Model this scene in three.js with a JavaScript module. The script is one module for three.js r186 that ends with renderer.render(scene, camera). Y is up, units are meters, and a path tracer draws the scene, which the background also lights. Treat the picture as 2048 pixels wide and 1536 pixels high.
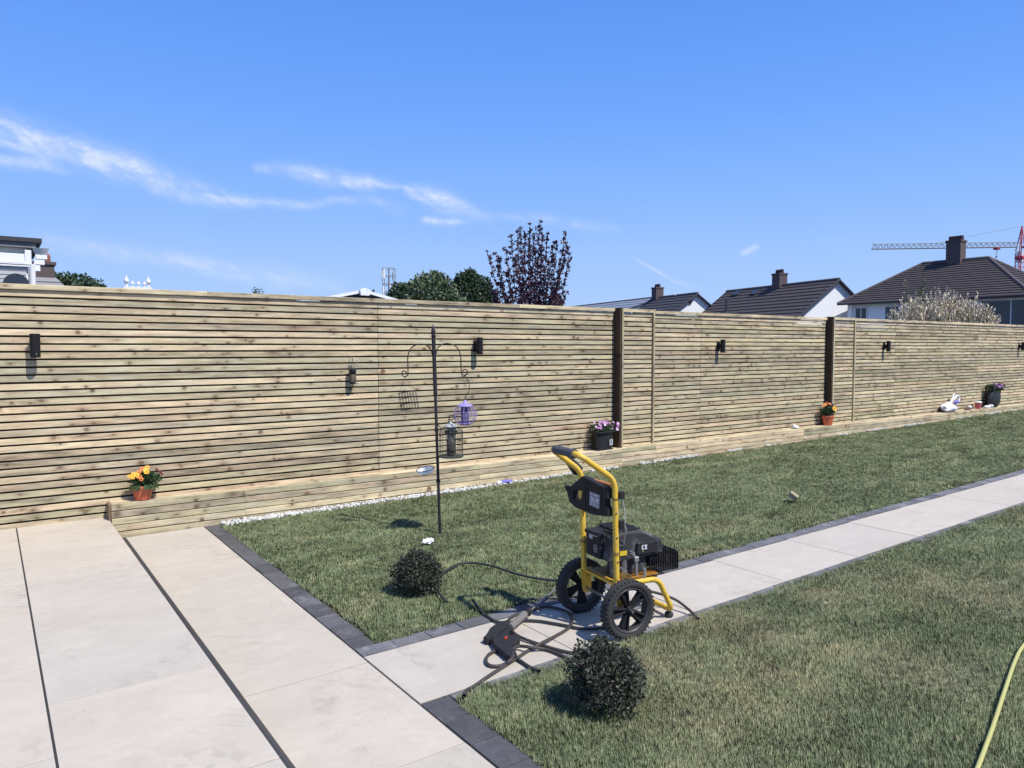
import * as THREE from 'three';
import { mergeGeometries, mergeVertices } from 'three/addons/utils/BufferGeometryUtils.js';
import { RoundedBoxGeometry } from 'three/addons/geometries/RoundedBoxGeometry.js';
import { TextGeometry } from 'three/addons/geometries/TextGeometry.js';
import { FontLoader } from 'three/addons/loaders/FontLoader.js';

// ---------------------------------------------------------------- camera, sky, sun, exposure
const scene = new THREE.Scene();
const CAM_H = 1.5, FPX = 1477;                       // metres above the patio, focal length in photo pixels (2048 wide)
const camera = new THREE.PerspectiveCamera(2 * Math.atan(768 / FPX) * 180 / Math.PI, 4 / 3, 0.1, 2000);
camera.position.set(0, CAM_H, 0);
const FWD = new THREE.Vector3(0.57963, -0.05071, -0.8133).normalize();
camera.lookAt(camera.position.clone().add(FWD));
const RIGHT = new THREE.Vector3().crossVectors(FWD, new THREE.Vector3(0, 1, 0)).normalize();
const UPV = new THREE.Vector3().crossVectors(RIGHT, FWD).normalize();

const renderer = new THREE.WebGLRenderer({ antialias: true });
renderer.toneMapping = THREE.LinearToneMapping;
renderer.toneMappingExposure = 1.1;                  // the photograph is exposed a little over the base
renderer.shadowMap.enabled = true;
renderer.shadowMap.type = THREE.PCFSoftShadowMap;

const SUN_DIR = new THREE.Vector3(0.172, 0.815, 0.553).normalize();
const sun = new THREE.DirectionalLight(new THREE.Color().setRGB(1.0, 0.96, 0.885), 4.9);
sun.position.copy(SUN_DIR).multiplyScalar(60);
sun.castShadow = true;
sun.shadow.mapSize.set(4096, 4096);
Object.assign(sun.shadow.camera, { left: -40, right: 40, top: 40, bottom: -40, near: 1, far: 200 });
scene.add(sun); scene.add(sun.target);

// ---------------------------------------------------------------- seeded randomness and noise
function rng(seed) { let s = seed >>> 0; return () => { s = (s + 0x6D2B79F5) >>> 0; let t = s; t = Math.imul(t ^ (t >>> 15), t | 1); t ^= t + Math.imul(t ^ (t >>> 7), t | 61); return ((t ^ (t >>> 14)) >>> 0) / 4294967296; }; }
const H2 = new Float32Array(65536); { const r = rng(7); for (let i = 0; i < 65536; i++) H2[i] = r(); }
const hsh = (x, y) => H2[((x & 255) << 8) | (y & 255)];
function vn(x, y) { const xi = Math.floor(x), yi = Math.floor(y); let fx = x - xi, fy = y - yi; fx = fx * fx * (3 - 2 * fx); fy = fy * fy * (3 - 2 * fy); const a = hsh(xi, yi), b = hsh(xi + 1, yi), c = hsh(xi, yi + 1), d = hsh(xi + 1, yi + 1); return a + (b - a) * fx + (c - a) * fy + (a - b - c + d) * fx * fy; }
function fbm(x, y, o = 4) { let s = 0, a = 0.5, n = 0; for (let i = 0; i < o; i++) { s += a * vn(x, y); n += a; x = x * 2.03 + 17.3; y = y * 2.03 + 9.1; a *= 0.5; } return s / n; }
function pvn(x, y, per) { const xi = Math.floor(x), yi = Math.floor(y); let fx = x - xi, fy = y - yi; fx = fx * fx * (3 - 2 * fx); fy = fy * fy * (3 - 2 * fy); const x0 = xi % per, x1 = (xi + 1) % per, a = hsh(x0, yi), b = hsh(x1, yi), c = hsh(x0, yi + 1), d = hsh(x1, yi + 1); return a + (b - a) * fx + (c - a) * fy + (a - b - c + d) * fx * fy; }   // repeats every per cells in x
const sstep = (a, b, x) => { const t = Math.min(1, Math.max(0, (x - a) / (b - a))); return t * t * (3 - 2 * t); };
const lerp = (a, b, t) => a + (b - a) * t;
const lin = (c) => (c <= 0.04045 ? c / 12.92 : Math.pow((c + 0.055) / 1.055, 2.4));
const srgbBytes = (c) => Math.max(0, Math.min(255, Math.round(255 * (c <= 0.0031308 ? c * 12.92 : 1.055 * Math.pow(c, 1 / 2.4) - 0.055))));

// ---------------------------------------------------------------- photo pixel -> direction -> point
function dirOf(px, py) { return FWD.clone().multiplyScalar(FPX).addScaledVector(RIGHT, px - 1024).addScaledVector(UPV, 768 - py); }
const CAMP = new THREE.Vector3(0, CAM_H, 0);
const P = (px, py, depth) => CAMP.clone().addScaledVector(dirOf(px, py), depth / FPX);        // at a depth along the view axis
const B0 = -0.165, SLOPE = 0.01;                                                             // the lower garden level rises gently to the right
const gy = (x) => B0 + SLOPE * x;
function G(px, py, h = 0) { const d = dirOf(px, py); const t = (B0 + h - CAM_H) / (d.y - SLOPE * d.x); return CAMP.clone().addScaledVector(d, t); }
function onZ(px, py, z) { const d = dirOf(px, py); return CAMP.clone().addScaledVector(d, z / d.z); }
function onX(px, py, x) { const d = dirOf(px, py); return CAMP.clone().addScaledVector(d, x / d.x); }

// ---------------------------------------------------------------- the sky (air and thin cloud only)
{
  const W = 4096, Hh = 2048, data = new Float32Array(W * Hh * 4);
  const ae = (px, py) => { const d = dirOf(px, py).normalize(); return [Math.atan2(d.x, -d.z) * 57.29578, Math.asin(d.y) * 57.29578]; };
  const streaks = [
    [[-260, 190, 30, .35], [-60, 245, 30, .5], [40, 275, 26, .62], [150, 305, 24, .66], [270, 340, 24, .62], [360, 368, 18, .4], [440, 388, 14, .25]],
    [[-120, 300, 22, .3], [0, 318, 16, .32], [70, 328, 13, .4], [160, 338, 12, .12]],
    [[310, 372, 16, .25], [380, 392, 13, .5], [450, 402, 12, .5], [530, 405, 10, .3], [600, 412, 9, .42], [660, 405, 8, .12]],
    [[515, 335, 9, .28], [580, 338, 14, .36], [660, 358, 16, .48], [740, 366, 14, .46], [800, 374, 8, .22]],
    [[815, 380, 12, .45], [870, 395, 20, .62], [920, 418, 18, .56], [985, 437, 9, .22]],
    [[850, 440, 8, .4], [900, 444, 7, .45], [950, 440, 6, .2]],
    [[660, 400, 9, .22], [730, 398, 10, .25], [800, 415, 14, .12]],
    [[1000, 430, 9, .08], [1090, 440, 12, .2], [1180, 452, 10, .14], [1240, 458, 8, .04]],
    [[80, 480, 16, .12], [170, 498, 16, .3], [290, 512, 16, .34], [400, 530, 17, .3], [560, 555, 22, .24], [680, 572, 20, .1]],
    [[1486, 506, 6, .5], [1512, 494, 6, .55]],
    [[1270, 517, 2.2, .18], [1310, 540, 2.4, .34], [1350, 563, 2.6, .3], [1400, 578, 3, .1]],
  ].map((s) => s.map(([px, py, w, a]) => [...ae(px, py), w / 25.8, a]));
  const stops = [[-2, .71, .83, 1.0], [2, .70, .825, 1.0], [6, .645, .79, 1.0], [11, .545, .73, 1.0], [17, .45, .665, 1.0], [25, .37, .59, .95], [45, .375, .53, .81], [90, .355, .49, .71]].map(([e, r, g, b]) => [e, lin(r), lin(g), lin(b)]);  // upper stops, out of view, greyed so the shadow fill is less blue
  for (let j = 0; j < Hh; j++) {
    const el = (j + 0.5) / Hh * 180 - 90;
    let k = 0; while (k < stops.length - 2 && el > stops[k + 1][0]) k++;
    const t = Math.min(1, Math.max(0, (el - stops[k][0]) / (stops[k + 1][0] - stops[k][0])));
    const base = [1, 2, 3].map((c) => lerp(stops[k][c], stops[k + 1][c], t));
    for (let i = 0; i < W; i++) {
      // equirectangular: u = atan2(z, x) / 2pi + 0.5
      const th = ((i + 0.5) / W - 0.5) * 2 * Math.PI, az = Math.atan2(Math.cos(th), -Math.sin(th)) * 57.29578;
      let r = base[0], g = base[1], b = base[2];
      if (el > 0 && el < 24 && az > -22 && az < 85) {
        let dens = 0;
        for (const s of streaks) for (let q = 0; q < s.length - 1; q++) {
          const [ax, ay, aw, aa] = s[q], [bx, by, bw, ba] = s[q + 1];
          const dx = bx - ax, dy = by - ay, l2 = dx * dx + dy * dy; let u = ((az - ax) * dx + (el - ay) * dy) / l2;
          if (u < -1.5 || u > 2.5) continue;
          u = Math.min(1, Math.max(0, u)); const w = lerp(aw, bw, u), ddx = az - ax - u * dx, ddy = el - ay - u * dy, d2 = (ddx * ddx + ddy * ddy) / (w * w * .62);
          if (d2 < 9) dens = Math.max(dens, lerp(aa, ba, u) * Math.exp(-d2 * .8));
        }
        if (dens > 0.003) {
          // fibres drawn out along the streaks, which slope down to the right
          const al = az * .96 - el * .3, ac = az * .3 + el * .96, n1 = fbm(al * .8 + 40, ac * 2.4 + 11, 5), wv = (fbm(al * 1.4, ac * 1.4 + 60, 3) - .5) * 3.2, n2 = fbm(al * 3.4 + ac * 2.2 + wv, ac * 9 - al * 1.2 + wv, 5), n3 = fbm(al * 9 + wv * 2, ac * 22, 3);
          dens *= .42 + .95 * sstep(.25, .75, n1) * (.5 + .7 * sstep(.25, .75, n2)) * (.8 + .4 * n3);
          dens = Math.min(.68, dens * .95);
          r = lerp(r, .86, dens); g = lerp(g, .91, dens); b = lerp(b, 1.0, dens);
        }
      }
      const o = (j * W + i) * 4; data[o] = r / 1.1; data[o + 1] = g / 1.1; data[o + 2] = b / 1.1; data[o + 3] = 1;
    }
  }
  const sky = new THREE.DataTexture(data, W, Hh, THREE.RGBAFormat, THREE.FloatType);
  sky.mapping = THREE.EquirectangularReflectionMapping; sky.magFilter = THREE.LinearFilter; sky.minFilter = THREE.LinearFilter; sky.needsUpdate = true;
  scene.background = sky; scene.environment = sky;
}
console.log('sky done');

// ---------------------------------------------------------------- scene helpers
const taken = {};
function numbered(n) { if (!(n in taken)) { taken[n] = 0; return n; } taken[n]++; return n + '_' + String(taken[n]).padStart(3, '0'); }
function tag(o, label, category, group, kind) { o.userData.label = label; if (category) o.userData.category = category; if (group) o.userData.group = group; if (kind) o.userData.kind = kind; return o; }
function thing(name, label, category, pos, turn = 0, group) { const o = new THREE.Group(); o.name = numbered(name); if (pos) o.position.copy(pos); o.rotation.y = turn; tag(o, label, category, group); scene.add(o); return o; }
function struct(name, label, pos) { const o = new THREE.Group(); o.name = numbered(name); if (pos) o.position.copy(pos); o.userData = { label, kind: 'structure' }; scene.add(o); return o; }
function part(name, geo, mat, parent, pos) { const m = new THREE.Mesh(geo, mat); m.name = name; m.castShadow = m.receiveShadow = true; if (pos) m.position.set(...(pos.isVector3 ? [pos.x, pos.y, pos.z] : pos)); parent.add(m); return m; }
function merge(list) { const l = list.map((g) => { const q = g.index ? g.toNonIndexed() : g; for (const k of Object.keys(q.attributes)) if (!['position', 'normal', 'uv'].includes(k)) q.deleteAttribute(k); if (!q.attributes.uv) q.setAttribute('uv', new THREE.BufferAttribute(new Float32Array(q.attributes.position.count * 2), 2)); return q; }); return mergeGeometries(l, false); }
const V = (x, y, z) => new THREE.Vector3(x, y, z);
function bx(w, h, d, x = 0, y = 0, z = 0, ry = 0, rx = 0, rz = 0) { const g = new THREE.BoxGeometry(w, h, d); if (rx) g.rotateX(rx); if (rz) g.rotateZ(rz); if (ry) g.rotateY(ry); g.translate(x, y, z); return g; }
function rbx(w, h, d, r, x = 0, y = 0, z = 0, ry = 0, rx = 0, rz = 0) { const g = new RoundedBoxGeometry(w, h, d, 2, r); if (rx) g.rotateX(rx); if (rz) g.rotateZ(rz); if (ry) g.rotateY(ry); g.translate(x, y, z); return g; }
function tube(pts, r, seg = 40, rad = 8, closed = false, tension = 0.5) { return new THREE.TubeGeometry(new THREE.CatmullRomCurve3(pts, closed, 'catmullrom', tension), seg, r, rad, closed); }
function rod(a, b, r, rad = 8, r2 = r) { const d = b.clone().sub(a), g = new THREE.CylinderGeometry(r2, r, d.length(), rad, 1); g.translate(0, d.length() / 2, 0); g.applyQuaternion(new THREE.Quaternion().setFromUnitVectors(V(0, 1, 0), d.clone().normalize())); g.translate(a.x, a.y, a.z); return g; }
// a bent metal tube: straight runs with round bends
function bent(pts, r, bend = 0.05, rad = 12) {
  const path = new THREE.CurvePath();
  let prev = pts[0];
  for (let i = 1; i < pts.length - 1; i++) {
    const a = pts[i - 1], b = pts[i], c = pts[i + 1], l1 = Math.min(bend, a.distanceTo(b) * .49), l2 = Math.min(bend, b.distanceTo(c) * .49);
    const s = b.clone().lerp(a, l1 / a.distanceTo(b)), e = b.clone().lerp(c, l2 / b.distanceTo(c));
    path.add(new THREE.LineCurve3(prev, s)); path.add(new THREE.QuadraticBezierCurve3(s, b.clone(), e)); prev = e;
  }
  path.add(new THREE.LineCurve3(prev, pts[pts.length - 1]));
  return new THREE.TubeGeometry(path, pts.length * 26, r, rad, false);
}
function lathe(prof, seg = 24) { return new THREE.LatheGeometry(prof.map(([r, y]) => new THREE.Vector2(r, y)), seg); }
function shape(pts, depth, bevel = 0, holes = []) { const s = new THREE.Shape(pts.map(([x, y]) => new THREE.Vector2(x, y))); for (const h of holes) s.holes.push(new THREE.Path(h.map(([x, y]) => new THREE.Vector2(x, y)))); return new THREE.ExtrudeGeometry(s, { depth, bevelEnabled: bevel > 0, bevelSize: bevel, bevelThickness: bevel, bevelSegments: 2, curveSegments: 10 }); }
function tri(list) { // flat faces from point triples
  const g = new THREE.BufferGeometry(), a = []; for (const p of list) a.push(p.x, p.y, p.z);
  g.setAttribute('position', new THREE.Float32BufferAttribute(a, 3)); g.setAttribute('uv', new THREE.Float32BufferAttribute(new Float32Array(a.length / 3 * 2), 2)); g.computeVertexNormals(); return g;
}
const quad = (a, b, c, d) => [a, b, c, a, c, d];

// ---------------------------------------------------------------- textures
function dataTex(w, h, fn, srgb = true) {
  const d = new Uint8Array(w * h * 4);
  for (let j = 0; j < h; j++) for (let i = 0; i < w; i++) { const c = fn(i, j), o = (j * w + i) * 4; d[o] = c[0]; d[o + 1] = c[1]; d[o + 2] = c[2]; d[o + 3] = 255; }
  const t = new THREE.DataTexture(d, w, h); t.magFilter = THREE.LinearFilter; t.minFilter = THREE.LinearMipmapLinearFilter; t.generateMipmaps = true; t.wrapS = t.wrapT = THREE.RepeatWrapping; if (srgb) t.colorSpace = THREE.SRGBColorSpace; t.needsUpdate = true; return t;
}
// sawn, pressure-treated softwood: 64 different boards stacked in one sheet, 3.5 m long, about 55 mm wide each
const STRIPS = 64, ATLAS_L = 3.5;
const woodColor = new Uint8Array(2048 * 2048 * 4), woodBump = new Uint8Array(2048 * 2048 * 4);
{
  const R = rng(4242);
  for (let s = 0; s < STRIPS; s++) {
    const tone = R(), green = R(), pink = R(), knots = [];
    const nk = 3 + Math.floor(R() * 6);
    for (let k = 0; k < nk; k++) knots.push({ u: R() * 2048, v: 3 + R() * 26, r: 3.8 + R() * R() * 9.5, red: R(), dark: .45 + R() * .55, halo: 14 + R() * R() * 44, slant: (R() - .5) * .5 });
    const np = Math.floor(R() * 6); for (let k = 0; k < np; k++) knots.push({ u: R() * 2048, v: R() * 32, r: 1.2 + R() * 1.2, red: R(), dark: .7, halo: 8, slant: 0 });
    const stain = { u: R() * 2048, w: 120 + R() * 300, a: R() < .14 ? .3 + R() * .4 : 0 };
    for (let y = 0; y < 32; y++) for (let x = 0; x < 2048; x++) {
      let warp = 0, kd = 0, kred = 0, halo = 0;
      for (const k of knots) {
        let dx = x - k.u; if (dx > 1024) dx -= 2048; if (dx < -1024) dx += 2048; if (dx > 110 || dx < -110) continue;
        const dy = y - k.v - dx * k.slant * .12, e = Math.sqrt(dx * dx * .42 + dy * dy);
        kd = Math.max(kd, k.dark * (1 - sstep(k.r * .55, k.r * 1.15, e + (hsh(x, y + s) - .5) * 1.2))); kred = Math.max(kred, k.red * (1 - sstep(k.r, k.r * 2.2, e)));
        halo = Math.max(halo, (k.r > 2.5 ? 1 : .4) * Math.exp(-(dx * dx) / (k.halo * k.halo) - dy * dy / (k.r * k.r * 3.2)));
        warp += Math.sign(dy || 1) * k.r * 1.6 * Math.exp(-(dx * dx) / (k.r * k.r * 9) - Math.abs(dy) / (k.r * 2.4));
      }
      // every pattern repeats along the board, so that the wrap does not show
      const u = x / 2048, k1 = s * 7.31, wave = (pvn(u * 9, k1 + 50, 9) - .5) * 9 + (pvn(u * 26, k1 + 20, 26) - .5) * 3;
      const gv = y + warp + wave, lowf = pvn(u * 7, y * .03 + k1, 7) * .6 + pvn(u * 18, y * .05 + k1 + 9, 18) * .4, mott = pvn(u * 22, gv * .1 + k1 + 31, 22) * .5 + pvn(u * 60, gv * .22 + k1 + 3, 60) * .3 + pvn(u * 130, gv * .4 + k1 + 77, 130) * .2;
      const grain = pvn(u * 10, gv * .5 + k1 * 3, 10) * .55 + pvn(u * 22, gv * 1.35 + k1, 22) * .45;
      const fibre = pvn(u * 150, gv * 2.3 + k1, 150) - .5, speck = hsh(x * 3 + s, y * 7) - .5;
      let L = .44 + .22 * (tone - .5) + .32 * (lowf - .5) + .36 * (mott - .5) + .17 * (grain - .5) + .07 * fibre + .025 * speck;
      let r = L * 1.11, g = L * .945, b = L * .72;
      const gr = sstep(.35, .75, green * .5 + lowf * .6); r *= 1 - .06 * gr; b *= 1 - .06 * gr;        // preservative tint
      const grey = sstep(.52, .7, mott * .5 + pvn(u * 14, y * .04 + k1 + 15, 14) * .55); const avg = (r + g + b) / 3; r = lerp(r, avg * .86, grey * .42); g = lerp(g, avg * .86, grey * .42); b = lerp(b, avg * .74, grey * .42);
      const pk = pink > .72 ? sstep(.4, .7, lowf) * .3 : 0; g *= 1 - .1 * pk; b *= 1 - .04 * pk;
      if (stain.a) { let dx = Math.abs(x - stain.u); dx = Math.min(dx, 2048 - dx); const q = stain.a * Math.exp(-dx * dx / (stain.w * stain.w)) * sstep(.35, .6, grain * .7 + lowf * .4); r *= 1 - .22 * q; g *= 1 - .45 * q; b *= 1 - .42 * q; }
      const hl = halo * .55 * (.5 + 1.0 * grain); r *= 1 - hl * .72; g *= 1 - hl * .8; b *= 1 - hl * .82;
      const kk = kd * .86; r = lerp(r, .1 + .06 * kred, kk); g = lerp(g, .07 + .01 * kred, kk); b = lerp(b, .046, kk);
      const o = ((s * 32 + y) * 2048 + x) * 4;
      woodColor[o] = srgbBytes(r); woodColor[o + 1] = srgbBytes(g); woodColor[o + 2] = srgbBytes(b); woodColor[o + 3] = 255;
      const bh = Math.max(0, Math.min(255, 128 + 90 * (grain - .5) + 60 * fibre + 30 * speck - kd * 30)); woodBump[o] = woodBump[o + 1] = woodBump[o + 2] = bh; woodBump[o + 3] = 255;
    }
  }
}
function rawTex(d, w, h, srgb) { const t = new THREE.DataTexture(d, w, h); t.magFilter = THREE.LinearFilter; t.minFilter = THREE.LinearMipmapLinearFilter; t.generateMipmaps = true; t.wrapS = t.wrapT = THREE.RepeatWrapping; if (srgb) t.colorSpace = THREE.SRGBColorSpace; t.needsUpdate = true; return t; }
const WOOD = rawTex(woodColor, 2048, 2048, true), WOODB = rawTex(woodBump, 2048, 2048, false);
console.log('wood done');
// porcelain paving: pale warm stone with faint veining, smears and footprints of dust
const PAVE = dataTex(1024, 1024, (i, j) => {
  const u = i / 1024 * 3, v = j / 1024 * 3;             // 3 m sheet
  const a = fbm(u * 2.2 + 3, v * 3.1, 5), b = fbm(u * 9 + v * 2, v * 14 + 8, 4), c = fbm(u * 40, v * 46 + 5, 2), f = hsh(i * 7, j * 5);
  const dirt = sstep(.6, .8, fbm(u * 3.3 + 20, v * 2.7 + 40, 5)) * sstep(.42, .66, fbm(u * 22 + 1, v * 17, 3));
  const vein = 1 - sstep(0, .035, Math.abs(fbm(u * 1.4 + 9, v * 2.6 + 3, 4) - .5));
  const speck = f > .9982 ? .35 : 0, grit = sstep(.66, .8, fbm(u * 60 + 11, v * 60, 2)) * sstep(.45, .7, fbm(u * 2.5 + 7, v * 2.5, 3)), smear = sstep(.62, .78, fbm((u + v) * 4 + 5, (u - v) * 34, 3)) * sstep(.55, .7, fbm(u * 1.8 + 31, v * 1.8 + 2, 3));
  let L = .488 + .075 * (a - .5) + .05 * (b - .5) + .03 * (c - .5) + .016 * (f - .5) + .02 * vein - .06 * dirt - .045 * grit - .04 * smear - speck * .4;
  return [srgbBytes(L * 1.05), srgbBytes(L * .94), srgbBytes(L * .79)];
});
const PAVEB = dataTex(512, 512, (i, j) => { const q = 120 + 90 * (fbm(i * .02, j * .026, 4) - .5) + 36 * (hsh(i, j) - .5); return [q, q, q]; }, false);
const SLATE = dataTex(512, 512, (i, j) => { const a = fbm(i * .012, j * .015, 5), b = fbm(i * .09 + 5, j * .11, 3), f = hsh(i, j), s = sstep(.62, .74, fbm(i * .02 + 60, j * .02 + 9, 4)); const L = .085 + .05 * (a - .5) + .035 * (b - .5) + .02 * (f - .5) + .035 * s; return [srgbBytes(L * 1.0), srgbBytes(L * .985), srgbBytes(L * 1.06)]; });
const SLATEB = dataTex(512, 512, (i, j) => { const q = 128 + 120 * (fbm(i * .05, j * .05, 4) - .5) + 40 * (hsh(i, j) - .5); return [q, q, q]; }, false);
const SOIL = dataTex(512, 512, (i, j) => { const a = fbm(i * .04, j * .04, 5), f = hsh(i, j); const L = .055 + .05 * (a - .5) + .03 * (f - .5); return [srgbBytes(L * 1.1), srgbBytes(L * 1.05), srgbBytes(L * .62)]; });
const RENDERT = dataTex(512, 512, (i, j) => { const a = fbm(i * .01, j * .012, 5), f = hsh(i, j), st = fbm(i * .05, j * .008, 4); const L = .87 + .06 * (a - .5) + .05 * (f - .5) - .08 * sstep(.55, .8, st); return [srgbBytes(L * .97), srgbBytes(L * .98), srgbBytes(L)]; });
const DUSTY = dataTex(256, 256, (i, j) => { const a = fbm(i * .05, j * .05, 5), f = hsh(i, j), d = sstep(.5, .75, a) * .6 + (f > .93 ? .35 : 0); const L = .03 + .09 * d; return [srgbBytes(L), srgbBytes(L * .98), srgbBytes(L * 1.02)]; });
const YELLOWT = dataTex(256, 256, (i, j) => { const a = fbm(i * .03, j * .03, 5), f = hsh(i * 3, j), c = f > .992 ? 1 : 0, w = sstep(.58, .75, a); const k = 1 - .28 * w - .5 * c; return [srgbBytes(.72 * k + .02 * w), srgbBytes(.46 * k + .03 * w), srgbBytes(.05 * k + .05 * w)]; });

// ---------------------------------------------------------------- materials
const std = (r, g, b, rough = .8, o = {}) => new THREE.MeshStandardMaterial({ color: new THREE.Color().setRGB(r, g, b), roughness: rough, ...o });
const two = { side: THREE.DoubleSide };
const woodTints = [[1, 1, 1], [.9, .915, .87], [1.07, 1.02, 1.0], [.84, .84, .84], [1.03, .97, .95], [1.14, 1.1, 1.06], [.98, .98, .93], [1.1, 1.03, .97]];
const WOODS = woodTints.map(([r, g, b]) => std(r * 1.0, g * .965, b * .85, .82, { map: WOOD, bumpMap: WOODB, bumpScale: .0012 }));
const M = {
  end: std(.24, .16, .09, .9), shadedPost: std(.12, .085, .062, .85, { map: WOOD, bumpMap: WOODB, bumpScale: .002 }),
  backing: std(.035, .032, .03, .95), wall: std(.06, .058, .056, .95),  // wall and ledge backing near-black: shade of the slat gaps painted in
  pave: [[1, 1, 1], [.97, .97, .98], [1.03, 1.01, 1], [.985, .98, .97]].map(([r, g, b]) => std(r * .99, g * .99, b * .99, .62, { map: PAVE, bumpMap: PAVEB, bumpScale: .0012 })),
  sheenSlate: [1.5, 1.32, 1.7, 1.85].map((k) => std(k, k * .985, k * .97, .72, { map: SLATE, bumpMap: SLATEB, bumpScale: .003 })),  // slate map lightened: grazing-angle sheen put into the colour
  slate: [.98, .86, 1.08, 1.2].map((k) => std(k, k * .985, k * .97, .68, { map: SLATE, bumpMap: SLATEB, bumpScale: .003 })),
  mortar: std(.085, .08, .072, .95), soil: std(1, 1, 1, 1, { map: SOIL }), drain: std(.045, .045, .05, .7, { map: SLATE, color: new THREE.Color(.5, .5, .5) }),
  pebble: std(.78, .77, .75, .75), black: new THREE.MeshPhysicalMaterial({ color: new THREE.Color().setRGB(.014, .013, .016), roughness: .6, specularIntensity: .4 }), blackMatt: new THREE.MeshPhysicalMaterial({ color: new THREE.Color().setRGB(.022, .021, .024), roughness: .7, specularIntensity: .6 }), rubber: std(.034, .033, .032, .9, { bumpMap: SLATEB, bumpScale: .002 }),
  iron: std(.035, .03, .036, .55, { metalness: .4 }), wire: std(.1, .1, .1, .45, { metalness: .7 }), dullwire: std(.07, .085, .07, .6, { metalness: .3 }),
  yellow: std(1, 1, 1, .42, { map: (() => { const c = YELLOWT.clone(); c.repeat.set(10, 1); c.needsUpdate = true; return c; })() }), foam: std(.085, .09, .1, .95, { bumpMap: SLATEB, bumpScale: .006 }),
  plastic: std(1, 1, 1, .6, { map: DUSTY }), alu: std(.52, .51, .5, .45, { metalness: .8 }), castAlu: std(.15, .14, .135, .65, { metalness: .3, bumpMap: SLATEB, bumpScale: .003 }), whitePlastic: std(.78, .78, .75, .5), steel: std(.45, .45, .46, .3, { metalness: .9 }),
  purple: std(.3, .24, .58, .5), purpleDark: std(.1, .085, .2, .6), peanut: std(.2, .14, .1, .9), seed: std(.06, .045, .035, .95),
  clear: new THREE.MeshPhysicalMaterial({ color: new THREE.Color().setRGB(.86, .9, .97), roughness: .25, transmission: .55, thickness: 0, ...two }),
  terracotta: std(.55, .13, .06, .62, { bumpMap: PAVEB, bumpScale: .001 }), blackPot: std(.017, .017, .02, .55), label: std(.5, .5, .54, .5), ink: std(.05, .05, .06, .6),
  leaf: std(.035, .07, .022, .7, two), leafLight: std(.06, .11, .03, .7, two), petalYellow: std(.85, .43, .03, .7, two), petalOrange: std(.72, .22, .04, .7, two), petalRed: std(.22, .035, .03, .7, two), petalPurple: std(.3, .09, .36, .7, two), petalPale: std(.68, .42, .72, .7, two), eye: std(.06, .03, .03, .9), yellowEye: std(.6, .5, .05, .9),
  hose: std(.05, .042, .04, .6), thinHose: std(.03, .033, .033, .5), yellowHose: std(.44, .42, .15, .65), plasticBag: std(.72, .7, .76, .4, two), cupRed: std(.5, .1, .1, .6), brown: std(.14, .1, .08, .9), cube: std(.3, .25, .17, .9), paper: std(.8, .8, .82, .8, two), purpleFoil: std(.18, .16, .5, .4, two),
  render: std(.96, .96, .96, .9, { map: RENDERT }), brick: std(.105, .078, .078, .95), roofTile: std(.062, .05, .054, .9, { bumpMap: SLATEB, bumpScale: .01 }), ridgeTile: std(.1, .08, .085, .9), roofPale: std(.22, .24, .28, .6), roofDark: std(.045, .045, .06, .9), lead: std(.3, .31, .33, .7), pots: std(.09, .06, .06, .9), redPots: std(.28, .1, .07, .9), glass: std(.03, .035, .05, .08, { metalness: .0 }), windowFrame: std(.75, .75, .75, .5), felt: std(.05, .05, .06, .9), oldFascia: std(.26, .25, .25, .95, { map: RENDERT }),
  craneRed: std(.5, .05, .08, .6), craneGrey: std(.3, .33, .4, .6), mastSteel: std(.28, .29, .32, .6), antenna: std(.7, .7, .72, .6),
};
console.log('materials done');

// ================================================================ THE SETTING
// world axes: the fence runs along +x, the fence stands towards -z
function sheet(name, label, x0, x1, z0, z1, dy, mat, tile, parent) {  // a sloping sheet of the lower level
  const g = new THREE.BufferGeometry(), p = [], uv = [], nx = Math.max(1, Math.round((x1 - x0) / 2));
  for (let i = 0; i < nx; i++) { const a = lerp(x0, x1, i / nx), b = lerp(x0, x1, (i + 1) / nx); for (const [x, z] of [[a, z1], [b, z1], [b, z0], [a, z1], [b, z0], [a, z0]]) { p.push(x, gy(x) + dy, z); uv.push(x / tile, z / tile); } }
  g.setAttribute('position', new THREE.Float32BufferAttribute(p, 3)); g.setAttribute('uv', new THREE.Float32BufferAttribute(uv, 2)); g.computeVertexNormals();
  const m = new THREE.Mesh(g, mat); m.name = numbered(name); m.receiveShadow = true; m.userData = { label, kind: 'structure' }; scene.add(m); return m;
}
{
  const g = new THREE.PlaneGeometry(3000, 3000, 1, 1); g.rotateX(-Math.PI / 2); for (let i = 0; i < g.attributes.uv.count; i++) g.attributes.uv.setXY(i, g.attributes.uv.getX(i) * 1500, g.attributes.uv.getY(i) * 1500);
  const m = new THREE.Mesh(g, M.soil); m.name = 'ground'; m.position.y = -.42; m.receiveShadow = true; m.userData = { label: 'dark ground reaching to the horizon', kind: 'structure' }; scene.add(m);
}
const XE = 27;                                   // where the built garden ends, out of frame
sheet('lawn', 'soil bed of the lawn between path and fence', 1.70, XE, -7.1, -3.66, -.012, M.soil, .6);
sheet('lawn', 'soil bed of the lawn on the near side of the path', 1.70, XE, -2.9, 5, -.012, M.soil, .6);
sheet('ground_bed', 'dark mortar bed under the paved strip and path', .8, 1.72, -7.3, 5, -.0045, M.mortar, 1);
sheet('ground_bed', 'dark mortar bed under the garden path', 1.71, XE, -3.7, -2.84, -.0045, M.mortar, 1);

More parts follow.
